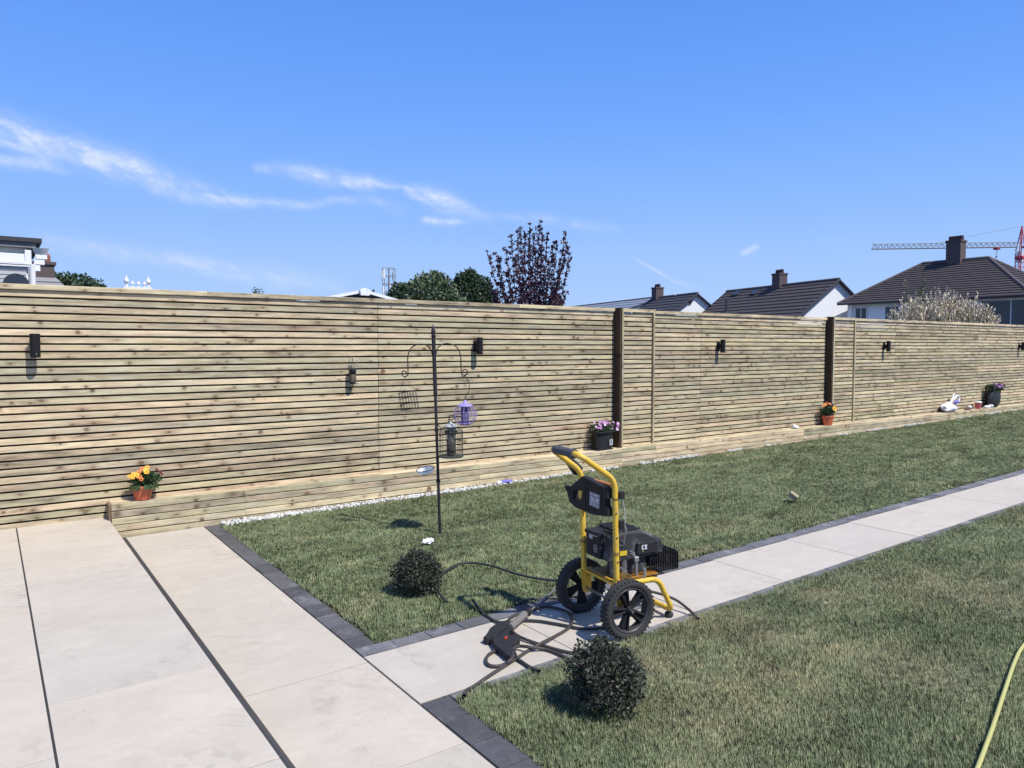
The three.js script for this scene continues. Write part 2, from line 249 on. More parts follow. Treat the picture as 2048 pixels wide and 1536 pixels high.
// one slab or sett: a box with its edges taken off and its own piece of the stone sheet
function slabGeo(w, h, d, tile, ou, ov, ch = .0016) {
  const g = new RoundedBoxGeometry(w, h, d, 1, ch), p = g.attributes.position, n = g.attributes.normal, uv = g.attributes.uv;
  for (let i = 0; i < p.count; i++) { if (Math.abs(n.getY(i)) > .5) uv.setXY(i, p.getX(i) / tile + ou, p.getZ(i) / tile + ov); else if (Math.abs(n.getX(i)) > .5) uv.setXY(i, p.getZ(i) / tile + ou, p.getY(i) / tile + ov); else uv.setXY(i, p.getX(i) / tile + ou, p.getY(i) / tile + ov); }
  return g;
}
const RS = rng(11), pick = (a, r) => a[Math.floor(r() * a.length)];
function slab(parent, name, x0, x1, z0, z1, top, th, mats, tile, sloped, jit = .0012, gap = .0065) {
  const w = x1 - x0 - gap, d = z1 - z0 - gap;
  const m = part(name, slabGeo(w, th, d, tile, RS(), RS()), pick(mats, RS), parent, [(x0 + x1) / 2, top - th / 2 + (RS() - .5) * 2 * jit, (z0 + z1) / 2]);
  if (sloped) m.rotation.z = Math.atan(SLOPE); m.rotation.x = (RS() - .5) * .0012; return m;
}
// upper patio
{
  const t = struct('patio', 'upper patio of pale porcelain slabs');
  const zc = [-7.5, -6.5, -5.54, -4.55, -3.59, -2.63, -1.67, -.71, .25, 1.21, 2.2];
  for (let i = 0; i < zc.length - 1; i++) slab(t, 'paving_slab', .168, .836, zc[i], zc[i + 1], 0, .024, M.pave, 3, false);
  const zl = [-7.5, -6.95, -5.99, -5.03, -4.07, -3.11, -2.15, -1.19, -.23, .73, 1.69, 2.2];
  for (const [a, b] of [[-.5, .166], [-1.17, -.502], [-1.84, -1.172], [-2.5, -1.842]]) for (let i = 0; i < zl.length - 1; i++) slab(t, 'paving_slab', a, b, zl[i], zl[i + 1], 0, .024, M.pave, 3, false, .0012, a === -.5 ? .0075 : .0055);
  part('joint_strip', bx(.0062, .01, 9.7, .1672, -.0068, -2.62), M.backing, t);
  part('patio_base', bx(3.34, .3, 9.8, -.857, -.1545, -2.6), M.mortar, t);
  part('step_riser', bx(.012, .15, 7.3, .822, -.1, -3.45), M.slate[0], t);
}
// lower strip along the patio step, with a narrow dark channel at the foot of the step
{
  const t = struct('paved_strip', 'lower strip of pale porcelain slabs below the patio step');
  const zc = [-7.1, -6.39, -5.43, -4.47, -3.52, -2.56, -1.6, -.64, .32, 1.28, 2.2];
  for (let i = 0; i < zc.length - 1; i++) slab(t, 'paving_slab', .944, 1.585, zc[i], zc[i + 1], gy(1.27), .024, M.pave, 3, true);
  const d = struct('drain_channel', 'narrow dark drainage channel at the foot of the patio step');
  part('channel_body', bx(.106, .03, 9.3, .887, gy(.9) - .013, -2.45), M.drain, d);
}
// the path
{
  const t = struct('path', 'garden path of pale porcelain slabs');
  let x = 1.589, k = 0; while (x < XE) { slab(t, 'paving_slab', x, x + .955, -3.575 - x * .012, -2.945 - x * .012, gy(x + .48), .024, M.pave, 3, true); x += .955; k++; }
}
// charcoal edging setts
function edging(label, pieces, mats = M.slate) { const t = struct('stone_edging', label); for (const [x0, x1, z0, z1] of pieces) slab(t, 'edging_stone', x0, x1, z0, z1, gy((x0 + x1) / 2) + .002, .05, mats, .9, true, .002, .005); return t; }
{
  const a = [], b = [], c = [], d = [];
  for (let z = -7.09; z < -3.9; z += .215) a.push([1.588, 1.722, z, z + .215]);
  a.push([1.588, 1.705, -3.865, -3.712]);
  edging('charcoal edging stones between the paved strip and the far lawn', a);
  for (let x = 1.589; x < XE; x += .213) b.push([x, x + .213, -3.69 - x * .012, -3.578 - x * .012]);
  edging('edging stones with sheen in their grey colour along the path beside the far lawn', b, M.sheenSlate);
  for (let x = 1.74; x < XE; x += .213) c.push([x, x + .213, -2.942 - x * .012, -2.84 - x * .012]);
  edging('edging stones with sheen in their grey colour along the path beside the near lawn', c, M.sheenSlate);
  for (let z = -2.95; z < 2.2; z += .215) d.push([1.588, 1.735, z, z + .215]);
  edging('charcoal edging stones between the paved strip and the near lawn', d);
}

// ---------------------------------------------------------------- fence
const FZ = -7.30;                                    // front face of the fence slats
const RW = rng(99);
// a sawn board: chamfered profile along x, with uv running along one strip of the wood sheet
function boardGeo(len, h, t, ch = .0022) {
  const s = Math.floor(RW() * STRIPS), ou = RW(), a = h / 2, b = t / 2;
  const prof = [[-a + ch, b], [a - ch, b], [a, b - ch], [a, -b + ch], [a - ch, -b], [-a + ch, -b], [-a, -b + ch], [-a, b - ch]];   // [y, z], front first
  const vv = [.08, .92, .95, .5, .92, .08, .05, .5];
  const pos = [], nor = [], uv = [], flip = RW() < .5;
  const Vv = (q) => (s + lerp(.06, .94, flip ? 1 - q : q)) / STRIPS;
  for (let i = 0; i < 8; i++) {
    const [y0, z0] = prof[i], [y1, z1] = prof[(i + 1) % 8], n = new THREE.Vector3(0, -(z1 - z0), y1 - y0).normalize(), v0 = vv[i], v1 = i === 3 ? .55 : i === 7 ? .08 : vv[(i + 1) % 8];
    const P4 = [[-len / 2, y0, z0, v0], [len / 2, y0, z0, v0], [len / 2, y1, z1, v1], [-len / 2, y1, z1, v1]];
    for (const k of [0, 1, 2, 0, 2, 3]) { const q = P4[k]; pos.push(q[0], q[1], q[2]); nor.push(n.x, n.y, n.z); uv.push(ou + q[0] / ATLAS_L, Vv(q[3])); }
  }
  for (const e of [-1, 1]) for (let i = 1; i < 7; i++) { const T = e > 0 ? [0, i + 1, i] : [0, i, i + 1]; for (const k of T) { pos.push(e * len / 2, prof[k][0], prof[k][1]); nor.push(e, 0, 0); uv.push(ou + e * .01 + prof[k][1] * .3, Vv(.5 + prof[k][0] / h * .8)); } }
  const g = new THREE.BufferGeometry(); g.setAttribute('position', new THREE.Float32BufferAttribute(pos, 3)); g.setAttribute('normal', new THREE.Float32BufferAttribute(nor, 3)); g.setAttribute('uv', new THREE.Float32BufferAttribute(uv, 2)); return g;
}
function board(parent, name, x0, x1, y, z, h, t, mat, wob = 1) {
  const m = part(name, boardGeo(x1 - x0, h, t), mat || pick(WOODS, RW), parent, [(x0 + x1) / 2, y + (RW() - .5) * .0016 * wob, z + (RW() - .5) * .003 * wob]);
  m.rotation.z = (RW() - .5) * .0011 * wob / Math.max(1, (x1 - x0) / 2); m.rotation.x = (RW() - .5) * .02 * wob; return m;
}
const PITCH = .0642, SH = .0484, ST = .02, TOPY = 2.012;
function fencePanel(label, bays, { top = TOPY, dy = 0, low = .09, caps, trim, fz = FZ } = {}) {
  const t = thing('slatted_fence', label, 'fence', V(0, 0, 0), 0, 'slatted timber fence sections');
  for (const [x0, x1, lowB] of bays) {
    for (let r = 0; ; r++) { const y = top - .0505 + dy - r * PITCH - SH / 2; if (y + SH / 2 < (lowB ?? low)) break; board(t, 'slat', x0 + .0028, x1 - .0028, y, fz - ST / 2, SH, ST); }
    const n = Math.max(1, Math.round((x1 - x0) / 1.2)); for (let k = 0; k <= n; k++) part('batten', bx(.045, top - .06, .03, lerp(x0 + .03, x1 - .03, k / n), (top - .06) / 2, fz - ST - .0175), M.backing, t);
  }
  for (const [x0, x1] of caps) board(t, 'cap_rail', x0 + .001, x1 - .001, top - .022, fz - .012, .043, .07, WOODS[RW() < .6 ? 5 : 2], .6);
  if (trim) board(t, 'trim_strip', -(top - .05) / 2, (top - .05) / 2, 0, 0, .03, .03, WOODS[2], 0).rotation.set(0, 0, Math.PI / 2), t.children[t.children.length - 1].position.set(trim, (top - .055) / 2 + .06, fz + .012);
  return t;
}
fencePanel('long slatted timber fence section from the patio to the first dark post', [[-1.9, 3.437, -.02], [3.437, 6.883]], { caps: [[-1.9, 1.704], [1.704, 5.3], [5.3, 6.884]] });
fencePanel('narrow slatted fence panel between the first dark post and a trim strip', [[6.937, 7.607]], { caps: [[6.937, 7.64]], trim: 7.624, dy: -.004, fz: FZ + .004 });
fencePanel('slatted fence section between the trim strip and the second dark post', [[7.642, 8.644], [8.644, 11.898]], { top: 2.0, dy: -.004, caps: [[7.642, 11.24], [11.24, 11.899]] });
fencePanel('narrow slatted fence panel beside the second dark post', [[11.952, 12.768]], { caps: [[11.952, 12.80]], trim: 12.785, fz: FZ + .004 });
fencePanel('far slatted fence section running on past the second dark post', [[12.805, 14.254], [14.254, 17.8], [17.8, 21.4], [21.4, 25]], { top: 2.008, dy: -.002, caps: [[12.805, 16.1], [16.1, 19.7], [19.7, 23.3], [23.3, 25]] });
for (const [x, lab] of [[6.91, 'fin post with side shade in its dark brown colour standing behind the black trough of purple flowers'], [11.925, 'fin post with side shade in its dark brown colour standing behind the small potted plant']]) {
  const t = thing('fence_post', lab, 'fence post', V(x, 0, 0), 0, 'dark fin posts of the fence');
  const m = part('post', boardGeo(TOPY - .06, .05, .135), M.shadedPost, t, [0, (TOPY - .06) / 2 + .062, FZ + .05]); m.rotation.z = Math.PI / 2;  // shade of the side face put into the whole post colour
  const s = part('lit_edge_strip', boardGeo(TOPY - .14, .03, .012), WOODS[1], t, [.018, (TOPY - .14) / 2 + .14, FZ + .1245]); s.rotation.z = Math.PI / 2;  // paler strip paints the sunlit front edge of the post
}
{ // old block wall behind the slats, near-black to paint the gap shade: its top shows as gaps of daylight above it
  const t = thing('boundary_wall', 'old block wall with gap shade in its near-black colour close behind the slatted fence', 'wall', V(0, 0, 0));
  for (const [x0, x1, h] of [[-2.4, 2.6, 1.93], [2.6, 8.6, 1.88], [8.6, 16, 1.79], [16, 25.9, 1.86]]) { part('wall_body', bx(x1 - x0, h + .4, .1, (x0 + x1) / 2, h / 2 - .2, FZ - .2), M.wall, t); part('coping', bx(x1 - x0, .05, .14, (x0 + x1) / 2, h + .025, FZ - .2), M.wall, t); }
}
// ---------------------------------------------------------------- low timber ledge in front of the fence
const LEDGE_TOP = .142, LZ = -7.105;
{
  const t = thing('timber_ledge', 'low slatted timber ledge running along the foot of the fence', 'ledge', V(0, 0, 0));
  const js = [.842, 1.964, 4.6, 6.865, 7.511, 11.0, 11.97, 12.671, 16.2, 19.8, 25];
  for (let i = 0; i < js.length - 1; i++) for (let r = 0; r < 6; r++) {
    const y = LEDGE_TOP - .0275 - r * .0615; if (y + .03 < gy(js[i]) - .03) break;
    if (r >= 3 && js[i] === .842) { board(t, 'slat', .842, js[i + 1] - .001, y, LZ - .01, .0545, .02); continue; }
    board(t, 'slat', js[i] + .001, js[i + 1] - .001, y, LZ - .01, .0545, .02, null, .7);
  }
  const tj = [.85, 3.4, 7.0, 10.6, 14.2, 17.8, 21.4, 25];
  for (let i = 0; i < tj.length - 1; i++) { board(t, 'top_board', tj[i] + .001, tj[i + 1] - .001, LEDGE_TOP - .011, LZ - .066, .02, .088, WOODS[5]); board(t, 'top_board', tj[i] + .001, tj[i + 1] - .001, LEDGE_TOP - .012, LZ - .153, .02, .08, WOODS[2]); }
  const e = part('end_board', boardGeo(.24, .02, .165), M.end, t, [.838, .018, LZ - .105]); e.rotation.z = Math.PI / 2;
  part('added_core', bx(24.1, .36, .14, 12.92, -.075, LZ - .1), M.backing, t);  // added dark box, paints the shade between the ledge slats
}
console.log('fence done');

// ---------------------------------------------------------------- white pebble strip
function instanced(name, geo, mat, list, label, colors, category) {
  const m = new THREE.InstancedMesh(geo, mat, list.length); m.name = name; list.forEach((q, i) => m.setMatrixAt(i, q)); if (colors) colors.forEach((c, i) => m.setColorAt(i, c));
  m.castShadow = m.receiveShadow = true; m.userData = { label, kind: 'stuff' }; if (category) m.userData.category = category; scene.add(m); return m;
}
{
  const g = mergeVertices(new THREE.IcosahedronGeometry(1, 1)), p = g.attributes.position; for (let i = 0; i < p.count; i++) { const q = .85 + .3 * vn(p.getX(i) * 2 + 5, p.getY(i) * 2 + p.getZ(i) * 3); p.setXYZ(i, p.getX(i) * q, p.getY(i) * q * .7, p.getZ(i) * q * .85); } g.computeVertexNormals();
  const R = rng(5), L = [], C = [], q = new THREE.Quaternion(), e = new THREE.Euler();
  for (let k = 0; k < 5200; k++) {
    const x = 1.74 + Math.pow(R(), 1.25) * 20, w = x < 5 ? .115 : x < 7.5 ? .1 : .06, z = LZ + .012 + R() * w, s = .008 + R() * .01;
    if (x > 4.6 && vn(x * 2.3, 4) < lerp(.35, .72, sstep(4.6, 9, x))) continue; if (x > 4.6 && R() < .45) continue;
    e.set(R() * 3, R() * 6, R() * 3); q.setFromEuler(e); L.push(new THREE.Matrix4().compose(V(x, gy(x) + .004 + R() * .02, z), q, V(s * (1 + R() * .5), s, s))); const t = .42 + R() * .5; C.push(new THREE.Color().setRGB(t, t * .985, t * .96));
  }
  instanced('white_pebbles', g, M.pebble, L, 'strip of small white pebbles between lawn and ledge', C);
}
// ---------------------------------------------------------------- grass
{
  function tuft(seed, n, spread) {
    const R = rng(seed), pos = [], nor = [], idx = [];
    for (let b = 0; b < n; b++) {
      const a = R() * 6.283, r = spread * Math.sqrt(R()), x = Math.cos(a) * r, z = Math.sin(a) * r, h = .018 + R() * .027, w = .0009 + R() * .001, dir = R() * 6.283, lean = .05 + R() * .5, fx = Math.cos(dir), fz = Math.sin(dir), sx = -fz, sz = fx;
      const o = pos.length / 3;
      for (const [t, ww] of [[0, 1], [.55, .85], [1, .05]]) { const out = lean * h * t * t, y = h * t * (1 - .25 * lean * t); for (const s of [-1, 1]) { pos.push(x + fx * out + sx * w * ww * s, y, z + fz * out + sz * w * ww * s); const ny = .5 + .5 * t; const nl = Math.hypot(fx * .7, ny, fz * .7); nor.push(-fx * .7 / nl, ny / nl, -fz * .7 / nl); } }
      idx.push(o, o + 1, o + 3, o, o + 3, o + 2, o + 2, o + 3, o + 5);
    }
    const g = new THREE.BufferGeometry(); g.setAttribute('position', new THREE.Float32BufferAttribute(pos, 3)); g.setAttribute('normal', new THREE.Float32BufferAttribute(nor, 3)); g.setIndex(idx); return g;
  }
  const GRASS = std(1, 1, 1, .62, two);
  const q = new THREE.Quaternion(), q2 = new THREE.Quaternion();
  const dryAt = [[1440, 1255, .34], [1530, 1275, .26], [1660, 1300, .3], [1790, 1330, .32], [1560, 1350, .3], [1480, 1400, .3], [1320, 1330, .26], [1390, 1440, .26], [1850, 1175, .4], [1660, 1195, .22], [1980, 1190, .35]].map(([px, py, r]) => { const p = G(px, py); return [p.x, p.z, r]; });
  function lawn(name, label, seed, inside, x0, x1, z0, z1, dry) {
    const R = rng(seed), L = [], C = [];
    const step = .0155;
    for (let x = x0; x < x1;) {
      const dist = Math.hypot(x, (z0 + z1) / 2), st = step * Math.max(1, Math.pow(dist / 4.2, .62));
      for (let z = z0; z < z1; z += st) {
        const X = x + (R() - .5) * st * 1.4, Z = z + (R() - .5) * st * 1.4; if (!inside(X, Z)) continue;
        const b1 = fbm(X * .9 + seed, Z * 2.1, 3), b2 = fbm(X * 3.2, Z * 5.5 + seed, 3), b3 = vn(X * 11, Z * 13);
        const len = .62 + .66 * b2 + .4 * (R() - .5) + (R() < .03 ? .4 : 0), wide = Math.pow(st / step, .55);
        const ld = fbm(X * 1.7 + 31, Z * 2.6 + 7, 2) * 12, lm = .1 + .28 * b1;
        q.setFromAxisAngle(V(Math.cos(ld), 0, Math.sin(ld)), lm * .5 + (R() - .5) * .2); q2.setFromAxisAngle(V(0, 1, 0), R() * 6.283); q.multiply(q2);
        L.push(new THREE.Matrix4().compose(V(X, gy(X) - .012, Z), q, V(wide * 1.05, len * (.92 + .1 * wide), wide * 1.05)));
        let d = sstep(.56, .76, b2 * .62 + b1 * .4) * .32 + (R() < .09 ? R() * .8 : 0);
        if (dry) { for (const [dx, dz, r] of dryAt) { const e = ((X - dx) ** 2 + (Z - dz) ** 2) / (r * r); if (e < 4) d = Math.max(d, (.55 * Math.exp(-e)) * (.35 + b3 * .9)); } }
        d = Math.min(1, d); const v = (.5 + .9 * R() + .5 * (b2 - .5)) * (1 + .3 * (fbm(X * 1.3 + 70, Z * 4.2, 3) - .5));
        C.push(new THREE.Color().setRGB(lerp(.172, .38, d) * v, lerp(.208, .325, d) * v, lerp(.1, .19, d) * v));
      }
      x += st;
    }
    console.log(name, L.length);
    instanced(name, tuft(seed, 23, .017), GRASS, L, label, C, 'grass');
  }
  // only where the photograph's frame (with some margin) can see
  const seen = (X, Z, m) => { const d = V(X, gy(X), Z).sub(CAMP), f = d.dot(FWD); if (f < .6) return false; return Math.abs(d.dot(RIGHT) / f) < .6933 * m + .06 && d.dot(UPV) / f > -.52 * m - .1; };
  lawn('lawn_grass', 'short green turf of the lawn between path and fence', 21, (X, Z) => Z < -3.685 - X * .012 + .03 * (vn(X * 9, 5) - .5) && X > 1.712 + (Z + 7) * .01 + .03 * (vn(Z * 9, 2) - .5) && Z < (X < 5 ? LZ + .15 : X < 7.5 ? LZ + .11 : LZ + .07) + 99 && Z > (X < 5 ? LZ + .13 : X < 7.5 ? LZ + .09 : LZ + .05) && seen(X, Z, 1.12), 1.7, 24, -7.0, -3.66, false);
  lawn('lawn_grass_001', 'patchy drying turf of the lawn on the near side of the path', 22, (X, Z) => Z > -2.882 - X * .012 + .03 * (vn(X * 9, 3) - .5) && X > 1.728 + .03 * (vn(Z * 9, 8) - .5) && seen(X, Z, 1.1), 1.74, 11, -3.1, .9, true);
}
console.log('grass done');

// ================================================================ OBJECTS
const font = await new FontLoader().loadAsync('fonts/droid/droid_sans_bold.typeface.json');
function text(str, size, depth = .002) { const g = new TextGeometry(str, { font, size, depth, curveSegments: 4, bevelEnabled: false }); g.computeBoundingBox(); const b = g.boundingBox; g.translate(-(b.max.x + b.min.x) / 2, -(b.max.y + b.min.y) / 2, 0); return g; }

// ---------------------------------------------------------------- wall lamps
{
  const t = thing('wall_lamp', 'x', 'wall lamp', V(0, 0, 0), 0, 'black wall lamps along the fence');
  part('backplate', rbx(.066, .135, .012, .004, 0, 0, .006), M.black, t);
  part('bracket', rbx(.05, .07, .05, .006, 0, -.005, .03), M.black, t);
  part('lamp_body', lathe([[0, -.095], [.028, -.095], [.031, -.098], [.036, -.098], [.037, -.095], [.037, .095], [.036, .098], [.031, .098], [.028, .09], [0, .09]], 28), M.black, t, [0, 0, .088]);
  part('lens', new THREE.CylinderGeometry(.028, .028, .004, 20), M.glass, t, [0, -.0975, .088]);
  part('screw', new THREE.SphereGeometry(.005, 8, 6), M.steel, t, [.006, -.07, .125]);
  const spots = [[.335, 'black cylinder wall lamp on the fence above the orange and yellow potted flowers'], [4.68, 'black cylinder wall lamp on the fence beyond the bird feeder pole'], [9.03, 'black cylinder wall lamp on the fence between the two dark posts'], [13.83, 'first black cylinder wall lamp past the second dark post'], [19.95, 'black cylinder wall lamp on the fence above the black bag of purple flowers']];
  spots.forEach(([x, lab], i) => { let o = t; if (i) { o = t.clone(); o.name = numbered('wall_lamp'); scene.add(o); } o.position.set(x, 1.507, FZ + .001); o.userData = { label: lab, category: 'wall lamp', group: 'black wall lamps along the fence' }; });
}

// ---------------------------------------------------------------- foliage helpers
function leafCloud(list) { // list of [position, size, direction, tilt, widthRatio] -> one geometry of pointed leaves
  const pos = [], nor = [], idx = [];
  for (const [p, s, d, up, wr] of list) {
    const side = new THREE.Vector3().crossVectors(d, up).normalize(), n = new THREE.Vector3().crossVectors(side, d).normalize(), o = pos.length / 3, w = s * wr;
    for (const [t, ww, bend] of [[0, .1, 0], [.45, 1, .08], [1, .02, -.06]]) for (const k of [-1, 1]) { const q = p.clone().addScaledVector(d, s * t).addScaledVector(side, w * ww * k * .5).addScaledVector(n, s * bend); pos.push(q.x, q.y, q.z); nor.push(n.x, n.y, n.z); }
    idx.push(o, o + 1, o + 3, o, o + 3, o + 2, o + 2, o + 3, o + 5, o + 2, o + 5, o + 4);
  }
  const g = new THREE.BufferGeometry(); g.setAttribute('position', new THREE.Float32BufferAttribute(pos, 3)); g.setAttribute('normal', new THREE.Float32BufferAttribute(nor, 3)); g.setAttribute('uv', new THREE.Float32BufferAttribute(new Float32Array(pos.length / 3 * 2), 2)); g.setIndex(idx); return g;
}
function rdir(R) { const z = R() * 2 - 1, a = R() * 6.283, r = Math.sqrt(1 - z * z); return V(r * Math.cos(a), z, r * Math.sin(a)); }
function flowerGeo(r, n, cup = .25, seed = 1) { const R = rng(seed), g = []; for (let k = 0; k < n; k++) { const a = k / n * 6.283 + R() * .2; g.push([V(Math.cos(a) * r * .16, 0, Math.sin(a) * r * .16), r * .86, V(Math.cos(a), cup + (R() - .5) * .2, Math.sin(a)).normalize(), V(0, 1, 0), .52]); } return leafCloud(g); }
function flower(parent, p, r, n, petal, eye, face, seed) {
  const f = part('flower', flowerGeo(r, n, .18, seed), petal, parent, p); f.quaternion.setFromUnitVectors(V(0, 1, 0), face.clone().normalize());
  part('flower_eye', new THREE.SphereGeometry(r * .27, 10, 6), eye, f).scale.set(1, .5, 1); return f;
}
function potProfile(r0, r1, h, rim) { return [[0, 0], [r0 * .96, 0], [r0, .006], [r1 * .95, h - rim], [r1, h - rim], [r1 * 1.03, h - rim + .006], [r1 * 1.04, h - .004], [r1 * 1.0, h], [r1 * .93, h], [r1 * .9, h - .02], [0, h - .025]]; }
// orange pot with yellow and orange daisies
{
  const c = onZ(285, 1000, LZ - .055); const t = thing('flower_pot', 'orange pot of yellow and orange daisies at the end of the ledge', 'potted plant', V(c.x + .01, LEDGE_TOP, LZ - .095));
  const pot = part('pot', lathe(potProfile(.062, .089, .128, .028), 36), M.terracotta, t); pot.scale.z = .86;
  const R = rng(31), L = [];
  for (let k = 0; k < 950; k++) { const d = rdir(R), r = Math.pow(R(), .45); const p = V(.03 + d.x * .118 * r, .175 + d.y * .062 * r, d.z * .07 * r); L.push([p, .022 + R() * .022, rdir(R).add(V(d.x * .7, .6, d.z * .7)).normalize(), rdir(R), .34]); }
  for (let k = 0; k < 120; k++) { const a = R() * 6.28; L.push([V(Math.cos(a) * .08 + .015, .125 + R() * .02, Math.sin(a) * .07), .04 + R() * .03, V(Math.cos(a), -.3 - R() * .6, Math.sin(a)).normalize(), V(0, 1, 0), .3]); }
  part('foliage', leafCloud(L), M.leaf, t);
  const fl = [[-.105, .235, .03, 'petalYellow'], [-.075, .25, .035, 'petalYellow'], [-.055, .243, .05, 'petalYellow'], [-.085, .225, .055, 'petalYellow'], [-.03, .262, .02, 'petalOrange'], [-.035, .228, .06, 'petalOrange'], [-.02, .205, .068, 'petalOrange'], [.02, .275, .03, 'petalYellow'], [.028, .262, .045, 'petalYellow'], [.0, .29, .01, 'petalOrange'], [.04, .295, .0, 'petalYellow']];
  fl.forEach(([x, y, z, m], i) => { flower(t, V(x, y - .012, z), .021 + (i % 3) * .003, 12, M[m], M.eye, V(-.25 + (i % 4) * .12, .65, .75), 40 + i); });
  for (const [x, y, z] of [[.125, .262, .01], [.14, .25, .02], [.15, .238, .01], [.158, .228, .03], [.117, .272, -.01]]) { const b = part('bud', new THREE.SphereGeometry(.009, 8, 6), M.petalRed, t, [x, y - .012, z]); b.scale.set(1, 1.3, 1); part('bud_stem', rod(V(0, 0, 0), V(-.04, -.05, -.005), .0016, 5), M.leaf, b); }
  const S = []; for (const f of fl) S.push(rod(V(f[0] * .5, .15, f[2] * .5), V(f[0], f[1] - .014, f[2]), .0015, 5)); part('stems', merge(S), M.leaf, t);
}
// black trough of purple flowers
{
  const c = onZ(1211, 900, LZ - .04), t = thing('planter_box', 'black square planter of purple and white flowers before the first dark post', 'potted plant', V(c.x - .01, LEDGE_TOP, LZ - .09), .12);
  const s = .155; const g = new THREE.CylinderGeometry(s * .92, s * .8, .24, 4, 1, true); g.rotateY(Math.PI / 4); g.scale(1.42, 1, .62);
  part('box', merge([g, bx(.3, .01, .13, 0, -.11, 0)]), new THREE.MeshStandardMaterial({ color: new THREE.Color().setRGB(.017, .017, .02), roughness: .55, side: THREE.DoubleSide }), t, [0, .12, 0]);
  part('rim', merge([rbx(.3, .02, .02, .006, 0, .24, .085), rbx(.3, .02, .02, .006, 0, .24, -.085), rbx(.02, .02, .16, .006, -.14, .24, 0), rbx(.02, .02, .16, .006, .14, .24, 0)]), M.blackPot, t);
  const lb = part('label_plate', bx(.062, .075, .003), M.label, t, [.075, .1, .0875]); lb.rotation.x = .03; lb.rotation.z = .05;
  part('label_print', merge([bx(.007, .045, .001, -.012, 0, .0022), bx(.02, .007, .001, -.003, .02, .0022), bx(.007, .022, .001, .007, .012, .0022), bx(.018, .006, .001, -.003, .002, .0022), bx(.007, .026, .001, .006, -.012, .0022, 0, 0, .4)]), M.ink, lb);
  const R = rng(33), L = [];
  for (let k = 0; k < 800; k++) { const p = V((R() - .5) * .34, .235 + R() * .09, (R() - .5) * .19); L.push([p, .02 + R() * .03, rdir(R).add(V(p.x * 2, .9, p.z * 3)).normalize(), rdir(R), .3]); }
  part('foliage', leafCloud(L), M.leaf, t);
  for (let k = 0; k < 30; k++) { const x = (R() - .47) * .42, z = (R() - .4) * .2, y = .335 + R() * .05 - Math.abs(x) * .2 + (k > 25 ? -.06 : 0); flower(t, V(k > 25 ? .19 + (R() - .5) * .03 : x, y, z + .02), .02 + R() * .008, 10, R() < .5 ? M.petalPurple : M.petalPale, M.yellowEye, V((R() - .6) * .9, .7, .6 + R() * .4), 80 + k); }
}
// small orange pot with one yellow flower, by the second post
{
  const t = thing('flower_pot', 'orange pot with a single open yellow flower before the second dark post', 'potted plant', V(onZ(1657, 853, LZ - .05).x + .02, LEDGE_TOP, LZ - .08));
  const pot = part('pot', lathe(potProfile(.082, .115, .17, .035), 32), M.terracotta, t); pot.scale.z = .8;
  const R = rng(35), L = [], L2 = [];
  for (let k = 0; k < 700; k++) { const d = rdir(R), r = Math.pow(R(), .5); L.push([V(d.x * .15 * r, .23 + d.y * .08 * r, d.z * .09 * r), .03 + R() * .03, rdir(R).add(V(d.x, .6, d.z)).normalize(), rdir(R), .32]); }
  part('foliage', leafCloud(L), M.leaf, t);
  flower(t, V(.02, .295, .11), .05, 13, M.petalYellow, M.eye, V(-.3, .35, .9), 7);
  for (const [x, y, z, k] of [[-.16, .35, .02, 0], [-.12, .37, .03, 0], [.0, .39, -.02, 1], [.05, .38, .02, 1], [.13, .35, .03, 1], [.17, .31, .04, 1], [.16, .27, .06, 1], [-.03, .37, .05, 0]]) flower(t, V(x, y, z), .034, 9, k ? M.petalRed : M.petalOrange, M.eye, V(x * 3, .6, .4), 9 + Math.round(x * 100));
  const S = []; for (const [x, y, z] of [[-.16, .35, .02], [-.12, .37, .03], [0, .39, -.02], [.05, .38, .02], [.13, .35, .03], [.17, .31, .04]]) S.push(rod(V(x * .3, .18, z * .3), V(x, y, z), .003, 5)); part('stems', merge(S), M.leaf, t);
}
